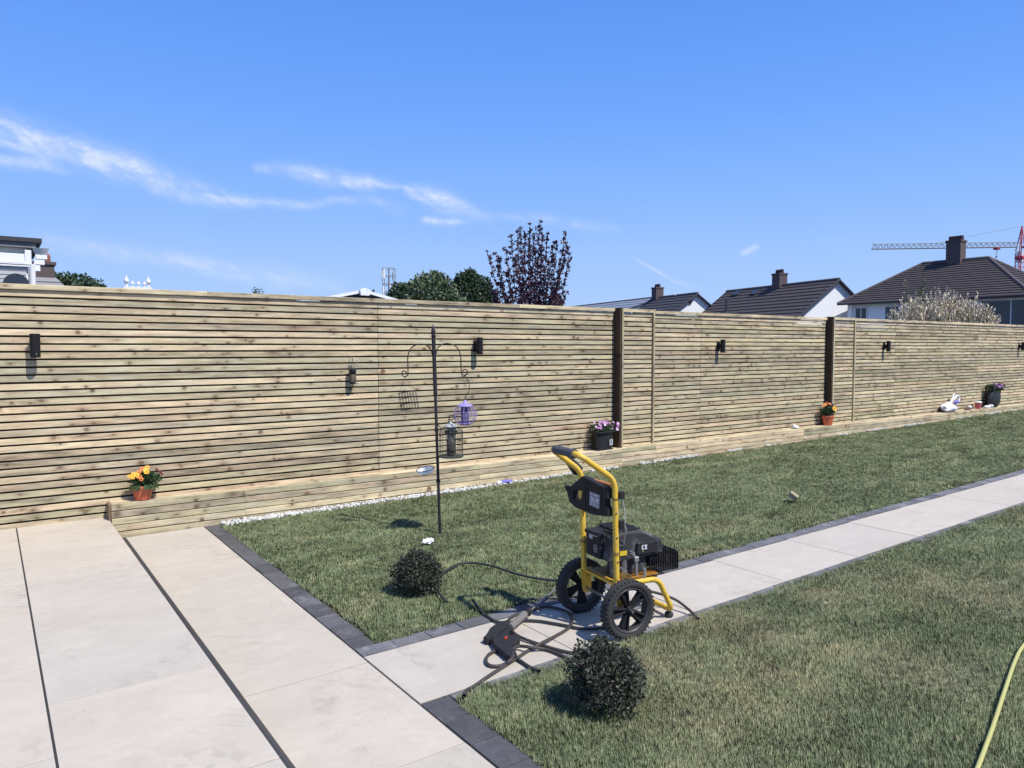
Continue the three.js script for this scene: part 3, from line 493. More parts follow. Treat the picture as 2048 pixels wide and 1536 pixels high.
// far end of the ledge: white bag, small brown scrap, red cup, black bag of flowers, crumpled paper
function crumple(w, h, d, seed, seg = 10, amt = .3) { const g = mergeVertices(new THREE.IcosahedronGeometry(.5, 4)), p = g.attributes.position; for (let i = 0; i < p.count; i++) { const x = p.getX(i), y = p.getY(i), z = p.getZ(i); const n = 1 + amt * (fbm(x * 5 + seed, y * 5 + z * 4, 3) - .5) * 2 + amt * .6 * (vn(x * 13 + seed, y * 13 + z * 11) - .5); p.setXYZ(i, x * n * w, Math.max(-.42, y * n) * h, z * n * d); } g.computeVertexNormals(); return g; }
{
  const xb = onZ(1900, 822, LZ - .09).x;
  const t = thing('plastic_bag', 'crumpled white plastic bag lying on the far ledge', 'bag', V(xb, LEDGE_TOP, LZ - .085));
  part('bag_body', crumple(.46, .2, .2, 3, 10, .55), M.plasticBag, t, [-.05, .085, 0]);
  const hnd = part('bag_handles', merge([tube([V(-.1, .14, 0), V(.08, .24, .01), V(.3, .33, 0), V(.34, .24, .02), V(.2, .15, 0)], .022, 20, 6), tube([V(-.05, .13, -.03), V(.1, .25, -.02), V(.2, .36, -.03), V(.24, .3, -.03), V(.1, .16, -.03)], .018, 20, 6)]), M.plasticBag, t);
  part('bag_print', crumple(.2, .08, .06, 9), M.purpleFoil, t, [.16, .2, .05]); hnd.scale.z = 1;
  const s = thing('brown_scrap', 'small brown scrap lying between the white bag and the red cup', 'scrap', V(onZ(1936, 817, LZ - .08).x, LEDGE_TOP, LZ - .08)); part('scrap_body', crumple(.2, .08, .1, 17), M.brown, s, [0, .034, 0]); part('scrap_paper', crumple(.1, .06, .08, 18), M.paper, s, [.07, .06, .0]);
  const cpos = V(onZ(1956, 815, LZ - .08).x, LEDGE_TOP, LZ - .08), cup = thing('paper_cup', 'red paper cup with pale rim standing on the far ledge', 'cup', cpos); cup.scale.setScalar(.72);
  part('cup_body', lathe([[0, 0], [.07, 0], [.075, .01], [.095, .19], [.085, .19], [.07, .02]], 24), M.cupRed, cup); part('cup_lid', lathe([[0, .225], [.085, .225], [.1, .205], [.102, .185], [.096, .185]], 24), M.whitePlastic, cup);
  const fx = onZ(1989, 812, LZ - .06).x, f = thing('flower_bag', 'black bag of purple flowers standing at the far end of the ledge', 'potted plant', V(fx, LEDGE_TOP, LZ - .085), .1);
  part('bag', crumple(.7, .5, .2, 23, 10, .12), M.blackPot, f, [0, .205, 0]);
  const R = rng(37), L = []; for (let k = 0; k < 500; k++) L.push([V((R() - .45) * .62, .36 + R() * .12, (R() - .5) * .2), .05 + R() * .04, rdir(R).add(V(0, .8, .2)).normalize(), rdir(R), .35]); part('foliage', leafCloud(L), M.leaf, f);
  for (let k = 0; k < 16; k++) flower(f, V((R() - .45) * .66, .43 + R() * .1, .02 + R() * .1), .05, 9, R() < .7 ? M.petalPurple : M.petalPale, M.eye, V((R() - .5), .6, .7), 200 + k);
  const pp = thing('crumpled_paper', 'crumpled white paper at the foot of the black flower bag', 'paper', V(fx - .22, LEDGE_TOP, LZ - .05)); part('paper_ball', crumple(.2, .12, .09, 41), M.paper, pp, [0, .05, .0]); part('paper_tail', crumple(.3, .06, .09, 43), M.paper, pp, [-.2, .025, 0]);
  const p2 = thing('crumpled_paper', 'crumpled white tissue on the ledge left of the small orange pot', 'paper', V(onZ(1591, 858, LZ - .09).x, LEDGE_TOP, LZ - .09)); part('paper_body', crumple(.14, .055, .1, 47), M.paper, p2, [0, .022, 0]); part('paper_fold', crumple(.05, .07, .05, 48), M.paper, p2, [-.04, .04, 0]);
}
// litter on the pebbles and the lawn
{
  const a = G(1030, 969, .03), w = thing('foil_wrapper', 'purple and white foil wrapper lying on the white pebbles', 'wrapper', V(a.x, gy(a.x) + .02, LZ + .055)); part('wrapper', crumple(.16, .04, .06, 51), M.purpleFoil, w, [.02, .015, 0]); part('wrapper_end', crumple(.07, .035, .05, 52), M.paper, w, [-.08, .013, 0]);
  const b = G(857, 1084, .03), s = thing('white_scrap', 'small white scrap lying on the grass near the foot of the feeder pole', 'scrap', V(b.x, gy(b.x) + .03, b.z)); part('scrap', crumple(.085, .05, .045, 55, 10, .75), M.paper, s, [0, .008, 0]);
  const c = G(1587, 1002, .02), k = thing('timber_offcut', 'small square timber offcut lying tilted on the lawn', 'offcut', V(c.x, gy(c.x) + .03, c.z), .5); const o = part('block', rbx(.088, .045, .088, .002), M.cube, k, [0, .045, 0]); o.rotation.set(.6, 0, .1);
  const d = V(1.83, gy(1.83), LZ + .03), e = thing('cable_end', 'short black cable end lying on the pebbles beside the edging', 'cable', d); part('cable', tube([V(-.09, .012, .0), V(-.03, .014, .015), V(.03, .015, .0), V(.07, .02, -.005)], .007, 20, 8), M.black, e); part('cable_plug', rbx(.035, .025, .025, .006, .085, .026, -.005), M.black, e);
}
console.log('pots done');

// ---------------------------------------------------------------- bird feeder station (its pole leans a little)
const POLE = G(880, 1069);
const POLE_LEAN = .0315;                                           // rad, towards -x
{
  const t = thing('bird_feeder_pole', 'black iron bird feeder pole with scrolled arms standing in the lawn', 'feeder pole', V(POLE.x, gy(POLE.x), POLE.z)); t.rotation.z = POLE_LEAN;
  part('pole', merge([rod(V(0, -.02, 0), V(0, 1.3, 0), .0125, 12), rod(V(0, 1.22, 0), V(0, 1.72, 0), .017, 12), rod(V(0, .46, 0), V(0, .485, 0), .018, 12), rod(V(0, .9, 0), V(0, .93, 0), .018, 12)]), M.iron, t);
  part('finial', lathe([[0, 0], [.019, 0], [.021, .012], [.015, .02], [.02, .04], [.019, .055], [.008, .085], [.003, .1], [.004, .106], [0, .112]], 16), M.iron, t, [0, 1.715, 0]);
  // the arms lie across the view, so they run along +x and back
  const ax = V(.81, 0, .58);                                                  // horizontally across, measured from the photograph
  const A = (u, y) => V(ax.x * u, y, ax.z * u);
  for (const s of [-1, 1]) {
    const pts = [A(s * .012, 1.55), A(s * .03, 1.615), A(s * .075, 1.65), A(s * .13, 1.655), A(s * .19, 1.63), A(s * .225, 1.56), A(s * .228, 1.48), A(s * .229, 1.43)];
    for (let k = 0; k <= 14; k++) { const a = k / 14 * 6.1; const r = .031 - k * .0009; pts.push(A(s * (.229 + .03 - Math.cos(a) * r + (k ? 0 : -.0)), 1.41 - Math.sin(a) * r)); }
    part('scroll_arm', tube(pts, .0048, 90, 8), M.iron, t);
  }
  const hk = [A(.012, .965), A(.04, .93), A(.075, .925), A(.1, .955), A(.11, 1.0)]; for (let k = 0; k <= 10; k++) { const a = k / 10 * 5.6, r = .02; hk.push(A(.13 - Math.cos(a) * r, 1.02 + Math.sin(a) * r)); }
  part('lower_hook', tube(hk, .0045, 60, 8), M.iron, t);
  part('foot_prongs', merge([rod(V(0, .012, 0), V(.13, .006, .06), .006, 8), rod(V(0, .012, 0), V(-.1, .0, .06), .006, 8), rod(V(0, .012, 0), V(-.02, 0, -.12), .006, 8)]), M.iron, t);
  const q = new THREE.Vector3(); const top = (u, y) => q.copy(A(u, y)).applyAxisAngle(V(0, 0, 1), POLE_LEAN).add(t.position).clone();

  // wire suet cage, hanging askew
  const h1 = top(-.259, 1.375), c = thing('suet_cage', 'flat black wire suet cage hanging askew from the pole arm', 'bird feeder', h1, -.62, 'bird feeders hanging from the pole'); c.rotation.z = .16; c.rotation.order = 'YXZ';
  const W = [], w = .145, hh = .15, dp = .05, y0 = -.275, wr = .0022;
  for (const z of [-dp / 2, dp / 2]) { for (let k = 0; k <= 6; k++) W.push(rod(V(-w / 2 + w * k / 6, y0, z), V(-w / 2 + w * k / 6, y0 + hh, z), wr, 6)); for (let k = 0; k <= 3; k++) W.push(rod(V(-w / 2, y0 + hh * k / 3, z), V(w / 2, y0 + hh * k / 3, z), wr * (k === 3 ? 1.5 : 1), 6)); }
  for (const x of [-w / 2, w / 2]) for (let k = 0; k <= 3; k++) W.push(rod(V(x, y0 + hh * k / 3, -dp / 2), V(x, y0 + hh * k / 3, dp / 2), wr, 6));
  part('wire_cage', merge(W), M.iron, c);
  part('hanger', merge([rod(V(0, 0, 0), V(-w / 2, y0 + hh, 0), .0016, 5), rod(V(0, 0, 0), V(w / 2, y0 + hh, 0), .0016, 5)]), M.wire, c);

  // purple round caged feeder on a long S hook
  const h2 = top(.259, 1.37), f = thing('caged_feeder', 'purple round caged feeder hanging on a long hook', 'bird feeder', h2, 0, 'bird feeders hanging from the pole');
  part('hook', tube([A(-.03, .02), A(-.025, .0), A(.0, .004), A(.006, .016), A(.0, .006), A(.02, -.02), A(.036, -.06), A(.036, -.12), A(.015, -.155), A(.006, -.165), A(.014, -.178), A(.004, -.185), A(-.002, -.175)], .003, 70, 6), M.iron, f);
  part('cap', lathe([[0, -.20], [.012, -.205], [.016, -.225], [.045, -.236], [.07, -.25], [.068, -.256], [.0, -.254]], 28), M.purple, f);
  part('hanger_loop', tube([V(0, -.175, 0), V(.008, -.19, 0), V(0, -.21, 0), V(-.008, -.19, 0)], .0018, 20, 5, true), M.wire, f);
  part('seed_tube', lathe([[0, -.4], [.034, -.4], [.036, -.395], [.036, -.255], [0, -.255]], 24), M.purpleDark, f);
  part('base', lathe([[0, -.415], [.045, -.415], [.055, -.405], [.055, -.4], [0, -.397]], 24), M.purple, f);
  const Cg = []; for (let k = 0; k < 14; k++) { const a = k / 14 * 6.283, pts = []; for (let j = 0; j <= 8; j++) { const u = j / 8, r = .06 + .042 * Math.sin(u * 3.1416); pts.push(V(Math.cos(a) * r, lerp(-.252, -.408, u), Math.sin(a) * r)); } Cg.push(tube(pts, .0022, 10, 5)); }
  for (const [r, y] of [[.098, -.3], [.102, -.33], [.094, -.365]]) { const g = new THREE.TorusGeometry(r, .0022, 5, 36); g.rotateX(Math.PI / 2); g.translate(0, y, 0); Cg.push(g); }
  part('wire_cage', merge(Cg), std(.3, .22, .44, .5), f);

  // large cylindrical caged seed feeder on the lower hook
  const h3 = top(.128, 1.0), g3 = thing('caged_feeder', 'tall wire caged seed feeder with pale domed lid on the lower hook', 'bird feeder', h3, 0, 'bird feeders hanging from the pole');
  part('lid', lathe([[0, -.01], [.008, -.012], [.014, -.024], [.045, -.04], [.058, -.056], [.055, -.06], [0, -.055]], 28), std(.45, .45, .44, .5), g3);
  part('seed_tube', lathe([[0, -.3], [.036, -.3], [.036, -.06], [0, -.06]], 24), std(.14, .13, .11, .35), g3);
  part('seed_fill', lathe([[0, -.295], [.037, -.295], [.037, -.2], [0, -.195]], 20), M.seed, g3);
  part('ports', merge([rbx(.03, .02, .085, .004, 0, -.27, 0), rbx(.085, .02, .03, .004, 0, -.18, 0), rbx(.085, .03, .09, .006, 0, -.105, 0)]), M.blackMatt, g3);
  part('tray', lathe([[0, -.322], [.1, -.322], [.108, -.312], [.104, -.308], [0, -.312]], 32), M.dullwire, g3);
  const C3 = []; for (let k = 0; k < 20; k++) { const a = k / 20 * 6.283, p = (r, y) => V(Math.cos(a) * r, y, Math.sin(a) * r); C3.push(rod(p(.1, -.315), p(.1, -.1), .0018, 5)); C3.push(tube([p(.1, -.1), p(.085, -.075), p(.045, -.055)], .0018, 8, 5)); }
  for (const y of [-.1, -.14, -.185, -.23, -.275]) { const r = new THREE.TorusGeometry(.1, .0018, 5, 36); r.rotateX(Math.PI / 2); r.translate(0, y, 0); C3.push(r); }
  part('wire_cage', merge(C3), M.dullwire, g3);

  // clear plastic water dish on a ring clipped to the pole
  const h4 = top(0, .592), d = thing('water_dish', 'clear plastic water dish held in a ring beside the pole', 'dish', h4); d.rotation.z = .22;
  const dish = part('dish', lathe([[0, -.035], [.05, -.035], [.072, -.02], [.078, .004], [.074, .004], [.068, -.017], [.048, -.031], [0, -.031]], 32), M.clear, d, A(-.11, .0));
  const rg = new THREE.TorusGeometry(.078, .0035, 8, 40); rg.rotateX(Math.PI / 2); const rr = part('ring', rg, M.iron, d, A(-.11, .004)); part('clip', rod(A(-.032, .004), A(.01, .006), .0035, 8), M.iron, d);
}
// feeder hung flat on the fence by a string
{
  const p = onZ(704, 716, FZ + .05), t = thing('hanging_feeder', 'dark peanut feeder hung on the fence from a string', 'bird feeder', V(p.x, p.y, FZ + .062));
  part('hook', rod(V(0, .012, -.062), V(0, .0, .004), .003, 6), M.steel, t);
  part('string', tube([V(0, .006, 0), V(.03, -.004, .002), V(.05, -.03, .0), V(.055, -.06, -.02), V(.062, -.07, -.03)], .0045, 24, 6), std(.7, .6, .5, .9), t);
  part('hanger', merge([rod(V(0, 0, 0), V(-.016, -.115, 0), .0022, 5), rod(V(0, 0, 0), V(.02, -.115, 0), .0022, 5)]), M.wire, t);
  part('lid', lathe([[0, -.1], [.026, -.105], [.036, -.115], [.036, -.165], [0, -.165]], 24), M.blackMatt, t);
  part('peanut_tube', lathe([[0, -.255], [.031, -.255], [.032, -.165], [0, -.165]], 22), M.peanut, t);
  part('base', lathe([[0, -.275], [.02, -.275], [.032, -.262], [.032, -.25], [0, -.25]], 22), M.blackMatt, t);
  const C = []; for (let k = 0; k < 14; k++) { const a = k / 14 * 6.283; C.push(rod(V(Math.cos(a) * .035, -.255, Math.sin(a) * .035), V(Math.cos(a) * .035, -.165, Math.sin(a) * .035), .0014, 5)); } part('mesh_guard', merge(C), M.wire, t);
  part('perches', merge([rod(V(.0, -.262, 0), V(.062, -.27, .01), .003, 6), rod(V(0, -.285, 0), V(.05, -.29, .0), .003, 6), rod(V(0, -.25, 0), V(0, -.3, 0), .006, 8)]), M.blackMatt, t);
}
console.log('feeders done');

// ---------------------------------------------------------------- pressure washer
{
  const t = thing('pressure_washer', 'yellow framed petrol pressure washer on two black wheels', 'pressure washer', V(2.925, gy(2.925), -3.175), -.1415); t.rotation.z = SLOPE; const TR = .0168;
  // local axes: x forward, y up, z towards the near lawn
  part('handle_frame', bent([V(-.018, .285, .16), V(-.03, .885, .16), V(-.262, 1.045, .155), V(-.262, 1.045, -.155), V(-.045, .885, -.16), V(-.03, .29, -.16)], TR, .06, 14), M.yellow, t);
  const grip = part('grip', rod(V(-.262, 1.045, -.1), V(-.262, 1.045, .105), .0255, 20), M.foam, t); grip.userData.label = 'worn grey foam grip';
  part('cross_bar', rod(V(-.032, .85, -.15), V(-.03, .85, .15), .011, 12), std(.55, .2, .06, .6), t);
  part('base_frame', bent([V(-.02, .272, .13), V(.3, .262, .13), V(.415, .048, .125), V(.415, .046, -.125), V(.3, .262, -.13), V(-.02, .272, -.13)], TR * .98, .055, 14), M.yellow, t);
  part('cross_tube', merge([rod(V(-.015, .285, -.16), V(-.015, .285, .16), TR * .95, 12), rod(V(.27, .262, -.13), V(.27, .262, .13), .012, 10)]), M.yellow, t);
  part('engine_tray', rbx(.33, .012, .27, .004, .135, .294, 0), std(.36, .24, .1, .7, { map: YELLOWT }), t);
  for (const s of [-1, 1]) {
    part('wheel_bracket', shape([[-.045, .29], [.035, .29], [.03, .15], [.018, .138], [-.012, .138], [-.026, .15]], .006, .001), M.yellow, t, [0, 0, s * .178 - .003]);
    const ft = part('rubber_foot', lathe([[0, 0], [.022, 0], [.026, .006], [.026, .022], [.016, .03], [0, .03]], 16), M.rubber, t, [.412, .002, s * .095]); part('foot_bolt', rod(V(0, .03, 0), V(0, .05, 0), .006, 8), M.steel, ft);
  }
  part('axle', rod(V(0, .165, -.29), V(0, .165, .29), .0085, 12), M.steel, t);
  for (const s of [-1, 1]) {
    const w = new THREE.Group(); w.name = 'wheel'; w.position.set(0, .165, s * .24); t.add(w); w.rotation.z = s > 0 ? .12 : .5;
    const tp = [[.126, -.024], [.133, -.032], [.15, -.036], [.16, -.03], [.165, -.018], [.165, .018], [.16, .03], [.15, .036], [.133, .032], [.126, .024], [.126, -.024]];
    const ty = lathe(tp, 64); ty.rotateX(Math.PI / 2); const tread = [ty]; for (let k = 0; k < 40; k++) { const a = k / 40 * 6.283; for (const z of [-.024, .024]) { const b = bx(.009, .007, .018, 0, .1635, z); b.rotateZ(a + (z > 0 ? .078 : 0)); tread.push(b); } }
    part('tyre', merge(tread), M.rubber, w);
    const rim = lathe([[.113, -.022], [.127, -.028], [.129, -.024], [.129, .024], [.127, .028], [.121, .031], [.113, .022], [.111, 0], [.113, -.022]], 48); rim.rotateX(Math.PI / 2); part('rim', rim, std(.045, .045, .047, .42), w);
    const sp = []; for (let k = 0; k < 5; k++) { const a = k / 5 * 6.283 + .2; const web = shape([[-.012, .02], [.012, .02], [.032, .116], [-.032, .116]], .012, .003); web.translate(0, 0, s > 0 ? -.004 : -.008); web.rotateZ(a); sp.push(web); for (const q of [-1, 1]) { const r = rod(V(q * .007, .022, s * .012), V(q * .022, .115, s * .016), .0068, 10, .0085); r.rotateZ(a); sp.push(r); } }
    part('spokes', merge(sp), M.black, w);
    const hub = lathe([[0, .03], [.012, .03], [.018, .026], [.026, .016], [.028, -.01], [0, -.012]], 24); hub.rotateX(s * Math.PI / 2); part('hub', hub, M.black, w); part('axle_nut', (() => { const g = new THREE.CylinderGeometry(.007, .007, .01, 6); g.rotateX(Math.PI / 2); g.translate(0, 0, s * .034); return g; })(), M.steel, w);
  }
  // gun holder: a black moulded panel across the handle frame, drawn in the plane of the uprights (z across, y up)
  const pl = [[-.235, .79], [-.12, .862], [-.06, .858], [.03, .845], [.075, .838], [.137, .832], [.137, .785], [.112, .775], [.118, .725], [.137, .72], [.137, .682], [.0, .664], [-.1, .665], [-.2, .668], [-.262, .69], [-.29, .735], [-.27, .768]];
  const pg = shape(pl, .03, .005, [[[-.222, .762], [-.112, .782], [-.132, .724], [-.222, .71]]]); pg.rotateY(-Math.PI / 2); pg.translate(-.033, 0, 0);
  const pan = part('gun_holder', pg, M.blackMatt, t);
  part('holder_cup', (() => { const g = lathe([[.02, 0], [.033, 0], [.036, .012], [.03, .07], [.026, .12], [.018, .12], [.02, .06]], 20); g.rotateX(-.95); g.rotateZ(.25); g.translate(-.05, .885, -.19); return g; })(), M.blackMatt, pan);
  part('holder_knob', (() => { const g = lathe([[0, 0], [.02, 0], [.024, .01], [.02, .045], [.016, .07], [0, .07]], 16); g.rotateX(-1.2); g.translate(-.05, .742, -.255); return g; })(), M.blackMatt, pan);
  part('holder_ribs', merge([rbx(.012, .2, .008, .003, -.066, .76, -.085), rbx(.012, .2, .008, .003, -.066, .76, -.055), rbx(.012, .16, .008, .003, -.066, .755, .085), rbx(.012, .012, .2, .004, -.067, .83, 0, 0, -.12)]), M.blackMatt, pan);
  const lb = part('rating_label', bx(.002, .078, .1, 0, 0, 0), M.label, pan, [-.0685, .748, .012]); lb.rotation.x = .05;
  const pr = []; { const R = rng(71); for (let r = 0; r < 6; r++) for (let k = 0; k < 5; k++) if (R() > .2) pr.push(bx(.001, .006, .006 + R() * .011, -.0014, .031 - r * .0122, -.041 + k * .02)); } part('label_print', merge(pr), M.ink, lb);
  for (const [y, d] of [[.80, .03], [.635, .035]]) part('clip', rbx(.034, .045, .022, .005, .004, y, .165 + .012), M.blackMatt, t);
  part('cable_tie', (() => { const g = new THREE.TorusGeometry(.019, .0025, 6, 20); g.rotateX(Math.PI / 2 + .25); return g; })(), M.black, t, [-.028, .782, .16]);
  part('throttle_cable', merge([tube([V(.015, .77, .17), V(.03, .7, .17), V(.028, .63, .175), V(.05, .57, .15), V(.06, .5, .12)], .0035, 30, 6), tube([V(.012, .63, .18), V(.035, .6, .18), V(.04, .55, .16)], .003, 20, 6)]), std(.42, .4, .38, .5), t);
  // engine
  const eng = part('engine_block', merge([rbx(.17, .14, .17, .012, .17, .37, .0), (() => { const g = new THREE.CylinderGeometry(.055, .06, .13, 24); g.translate(.085, .365, .02); return g; })()]), M.plastic, t);
  const fins = []; for (let k = 0; k < 7; k++) fins.push(rbx(.1, .006, .17, .002, .29, .33 + k * .017, .0)); part('cooling_fins', merge(fins), M.blackMatt, eng);
  const cov = part('fan_cover', (() => { const s = new THREE.Shape(); s.moveTo(-.02, .44); s.lineTo(-.01, .53); s.quadraticCurveTo(.01, .575, .06, .58); s.lineTo(.16, .58); s.quadraticCurveTo(.21, .575, .25, .55); s.lineTo(.33, .515); s.lineTo(.345, .47); s.lineTo(.335, .445); s.lineTo(.02, .43); s.closePath(); const g = new THREE.ExtrudeGeometry(s, { depth: .19, bevelEnabled: true, bevelSize: .012, bevelThickness: .018, bevelSegments: 3, curveSegments: 6 }); g.translate(0, -.004, -.095); return g; })(), M.plastic, t);
  const sl = []; for (let k = 0; k < 9; k++) for (let j = 0; j < 3; j++) sl.push(rbx(.012, .012, .05, .003, .045 + k * .0175, .592, -.07 + j * .06)); for (let j = 0; j < 4; j++) sl.push(bx(.17, .008, .008, .115, .594, -.1 + j * .062)); part('recoil_grille', merge(sl), M.blackMatt, cov);
  part('side_panel', rbx(.15, .07, .016, .006, .225, .482, .121), M.blackMatt, cov);
  const ce = part('ce_mark', text('CE', .026, .002), std(.75, .75, .75, .6), cov, [.2, .49, .1295]);
  part('side_slots', merge([rbx(.045, .006, .004, .002, .125, .467, .115, 0, 0, -.5), rbx(.045, .006, .004, .002, .13, .452, .115, 0, 0, -.5)]), M.alu, cov);
  part('fuel_cap', lathe([[0, .02], [.018, .02], [.022, .014], [.022, 0], [0, 0]], 18), std(.6, .58, .42, .6), t, [.318, .505, .02]);
  // air filter box at the back
  const af = part('air_filter', merge([rbx(.1, .135, .15, .012, -.005, .495, -.03), rbx(.11, .022, .16, .006, -.005, .57, -.03)]), M.blackMatt, t);
  part('filter_sticker', bx(.002, .02, .036, -.0565, .545, -.045), M.label, af);
  part('filter_badge', (() => { const g = new THREE.TorusGeometry(.017, .002, 6, 24); g.scale(1, 1.25, 1); const l = merge([g, bx(.004, .022, .002, -.005, 0, 0), bx(.004, .016, .002, .005, 0, 0)]); l.rotateY(-Math.PI / 2); return l; })(), M.alu, af, [-.057, .487, .005]);
  part('filter_clip', rbx(.004, .006, .09, .002, -.058, .56, -.02), M.alu, af);
  part('recoil_housing', (() => { const g = new THREE.CylinderGeometry(.062, .07, .05, 28); g.translate(.05, .535, .05); return g; })(), M.plastic, t);
  part('pump', merge([rod(V(.03, .3, .07), V(.03, .41, .07), .026, 20), rod(V(.075, .3, .095), V(.075, .4, .095), .02, 16), rbx(.09, .04, .06, .008, .045, .32, .09), rod(V(.03, .36, .1), V(.03, .36, .16), .013, 14)]), M.castAlu, t);
  part('drain_fittings', merge([rod(V(.15, .3, .12), V(.15, .4, .12), .009, 10), rbx(.03, .03, .02, .004, .145, .4, .125), rod(V(.2, .29, .13), V(.2, .34, .13), .012, 12)]), M.alu, t);
  const bolt = (x, y, z, ax) => { const g = new THREE.CylinderGeometry(.0052, .0052, .006, 6); if (ax === 'z') g.rotateX(Math.PI / 2); if (ax === 'x') g.rotateZ(Math.PI / 2); g.translate(x, y, z); return g; };
  part('cover_bolts', merge([bolt(.02, .45, .117, 'z'), bolt(.09, .445, .117, 'z'), bolt(.31, .455, .132, 'z'), bolt(.16, .517, .132, 'z'), bolt(.29, .515, .132, 'z'), bolt(.06, .592, .09, 'y'), bolt(.2, .59, .09, 'y'), bolt(-.0, .56, .1, 'z')]), M.steel, t);
  part('frame_bolts', merge([bolt(-.02, .42, .178, 'z'), bolt(-.025, .56, .178, 'z'), bolt(-.03, .7, .178, 'z'), bolt(.0, .16, .182, 'z'), bolt(.1, .265, .149, 'z'), bolt(.24, .262, .149, 'z')]), M.steel, t);
  part('frame_joint', merge([rod(V(-.0215, .455, .16), V(-.022, .475, .16), .0182, 14), rod(V(-.036, .455, -.16), V(-.0365, .475, -.16), .0182, 14)]), std(.3, .2, .04, .6), t);
  part('pull_handle', merge([rod(V(-.035, .6, .06), V(-.035, .6, .13), .009, 10), rod(V(-.035, .6, .095), V(.02, .57, .09), .004, 8)]), M.blackMatt, t);
  part('oil_cap', lathe([[0, .012], [.012, .012], [.015, .008], [.015, 0], [0, 0]], 12), std(.55, .42, .04, .5), t, [.19, .435, .115]);
  part('spark_plug_lead', tube([V(.3, .44, .06), V(.34, .45, .08), V(.35, .42, .1), V(.33, .38, .105)], .0045, 24, 6), M.black, t);
  part('water_inlet', merge([rod(V(.02, .335, .13), V(.02, .335, .175), .014, 14), rod(V(.02, .335, .172), V(.02, .335, .182), .019, 14), rod(V(.075, .32, .13), V(.075, .32, .17), .01, 12)]), std(.5, .36, .14, .4, { metalness: .8 }), t);
  part('warning_sticker', bx(.05, .028, .001, .06, .47, .1175), std(.6, .42, .03, .5), t);
  // muffler and its finned guard
  part('muffler', merge([rbx(.12, .08, .1, .02, .35, .365, .02), rod(V(.3, .36, .0), V(.26, .38, -.02), .018, 12)]), std(.06, .055, .05, .7), t);
  const gd = []; for (let k = 0; k < 17; k++) { const x = .262 + k * .0132, u = k / 16, top = .425 - .03 * Math.pow(Math.max(0, u - .62) / .38, 2) - .02 * Math.pow(Math.max(0, .3 - u) / .3, 2), bot = .288 + .03 * Math.pow(Math.max(0, .35 - u) / .35, 1.5); gd.push(rbx(.0036, top - bot, .012, .0012, x, (top + bot) / 2, .1), rbx(.0036, .006, .1, .0012, x, top - .002, .05)); }
  for (let k = 0; k < 8; k++) gd.push(rbx(.01, .1, .0036, .0012, .474, .338, .092 - k * .018)); gd.push(rod(V(.262, .375, .098), V(.474, .372, .098), .0035, 6), rod(V(.474, .372, .098), V(.474, .372, -.035), .0035, 6), rod(V(.262, .32, .098), V(.474, .318, .098), .003, 6));
  part('muffler_guard', merge(gd), M.blackMatt, t);
  part('guard_foot', merge([rbx(.12, .008, .12, .003, .3, .285, .06, 0, 0, -.06), rod(V(.22, .285, .12), V(.3, .275, .12), .005, 8)]), M.blackMatt, t);
}
{ const w = scene.getObjectByName('pressure_washer'); for (const c of w.children) if (['fan_cover', 'air_filter', 'recoil_housing', 'fuel_cap', 'cover_bolts', 'pull_handle', 'warning_sticker'].includes(c.name)) c.position.y -= .026; }
console.log('washer done');

// ---------------------------------------------------------------- hoses, lance and gun on the path
const z4 = (x, y, h = .011) => { const p = G(860 + x * 320 / 1536, 1100 + y * 320 / 1536, h); return p; };
{
  const t = thing('spray_lance', 'black pressure washer spray gun and lance lying on the path', 'spray gun', V(0, 0, 0));
  const a = z4(1205, 375, .05), b = z4(960, 585, .045), c = z4(905, 620, .04), d = z4(770, 745, .035), e = z4(640, 830, .03);
  part('lance_tube', rod(a, b, .0075, 10), std(.2, .19, .18, .45, { metalness: .5 }), t);
  part('lance_collar', merge([rod(b, c, .021, 14), rod(c.clone().lerp(b, .5), c.clone().lerp(b, .62), .025, 14)]), M.blackMatt, t);
  part('lance_handle', rod(c, d, .0235, 16, .02), std(.16, .15, .14, .8), t);
  // gun body: lies flat on the path, its outline read off the ground plane
  const out = [[745, 712], [700, 728], [640, 752], [590, 792], [566, 828], [556, 858], [526, 880], [548, 892], [592, 888], [612, 920], [640, 965], [700, 1010], [745, 1052], [785, 1062], [822, 1040], [800, 1006], [768, 975], [775, 948], [820, 930], [850, 905], [852, 872], [822, 856], [770, 862], [742, 845], [752, 800], [778, 748]].map(([x, y]) => z4(x, y, .012));
  const o0 = z4(700, 870, .012);
  const gs = shape(out.map((p) => [p.x - o0.x, -(p.z - o0.z)]), .026, .007); gs.rotateX(-Math.PI / 2); gs.translate(o0.x, o0.y - .004, o0.z);
  const gun = part('gun_body', gs, M.blackMatt, t);
  part('trigger_guard', tube([z4(760, 800, .028), z4(800, 822, .03), z4(845, 850, .03), z4(850, 890, .028)], .006, 24, 8), M.black, gun);
  part('safety_catch', (() => { const p = z4(728, 845, .045); return rbx(.03, .014, .012, .003, p.x, p.y, p.z, .5); })(), std(.4, .04, .03, .5), gun);
  part('gun_rib', tube([z4(735, 735, .044), z4(660, 790, .046), z4(600, 850, .04)], .008, 20, 8), M.blackMatt, gun);
}
const hose = (name, label, pts, r, mat, seg = 160, group) => { const m = part(numbered(name), tube(pts, r, seg, 10), mat, scene); tag(m, label, 'hose', group); return m; };
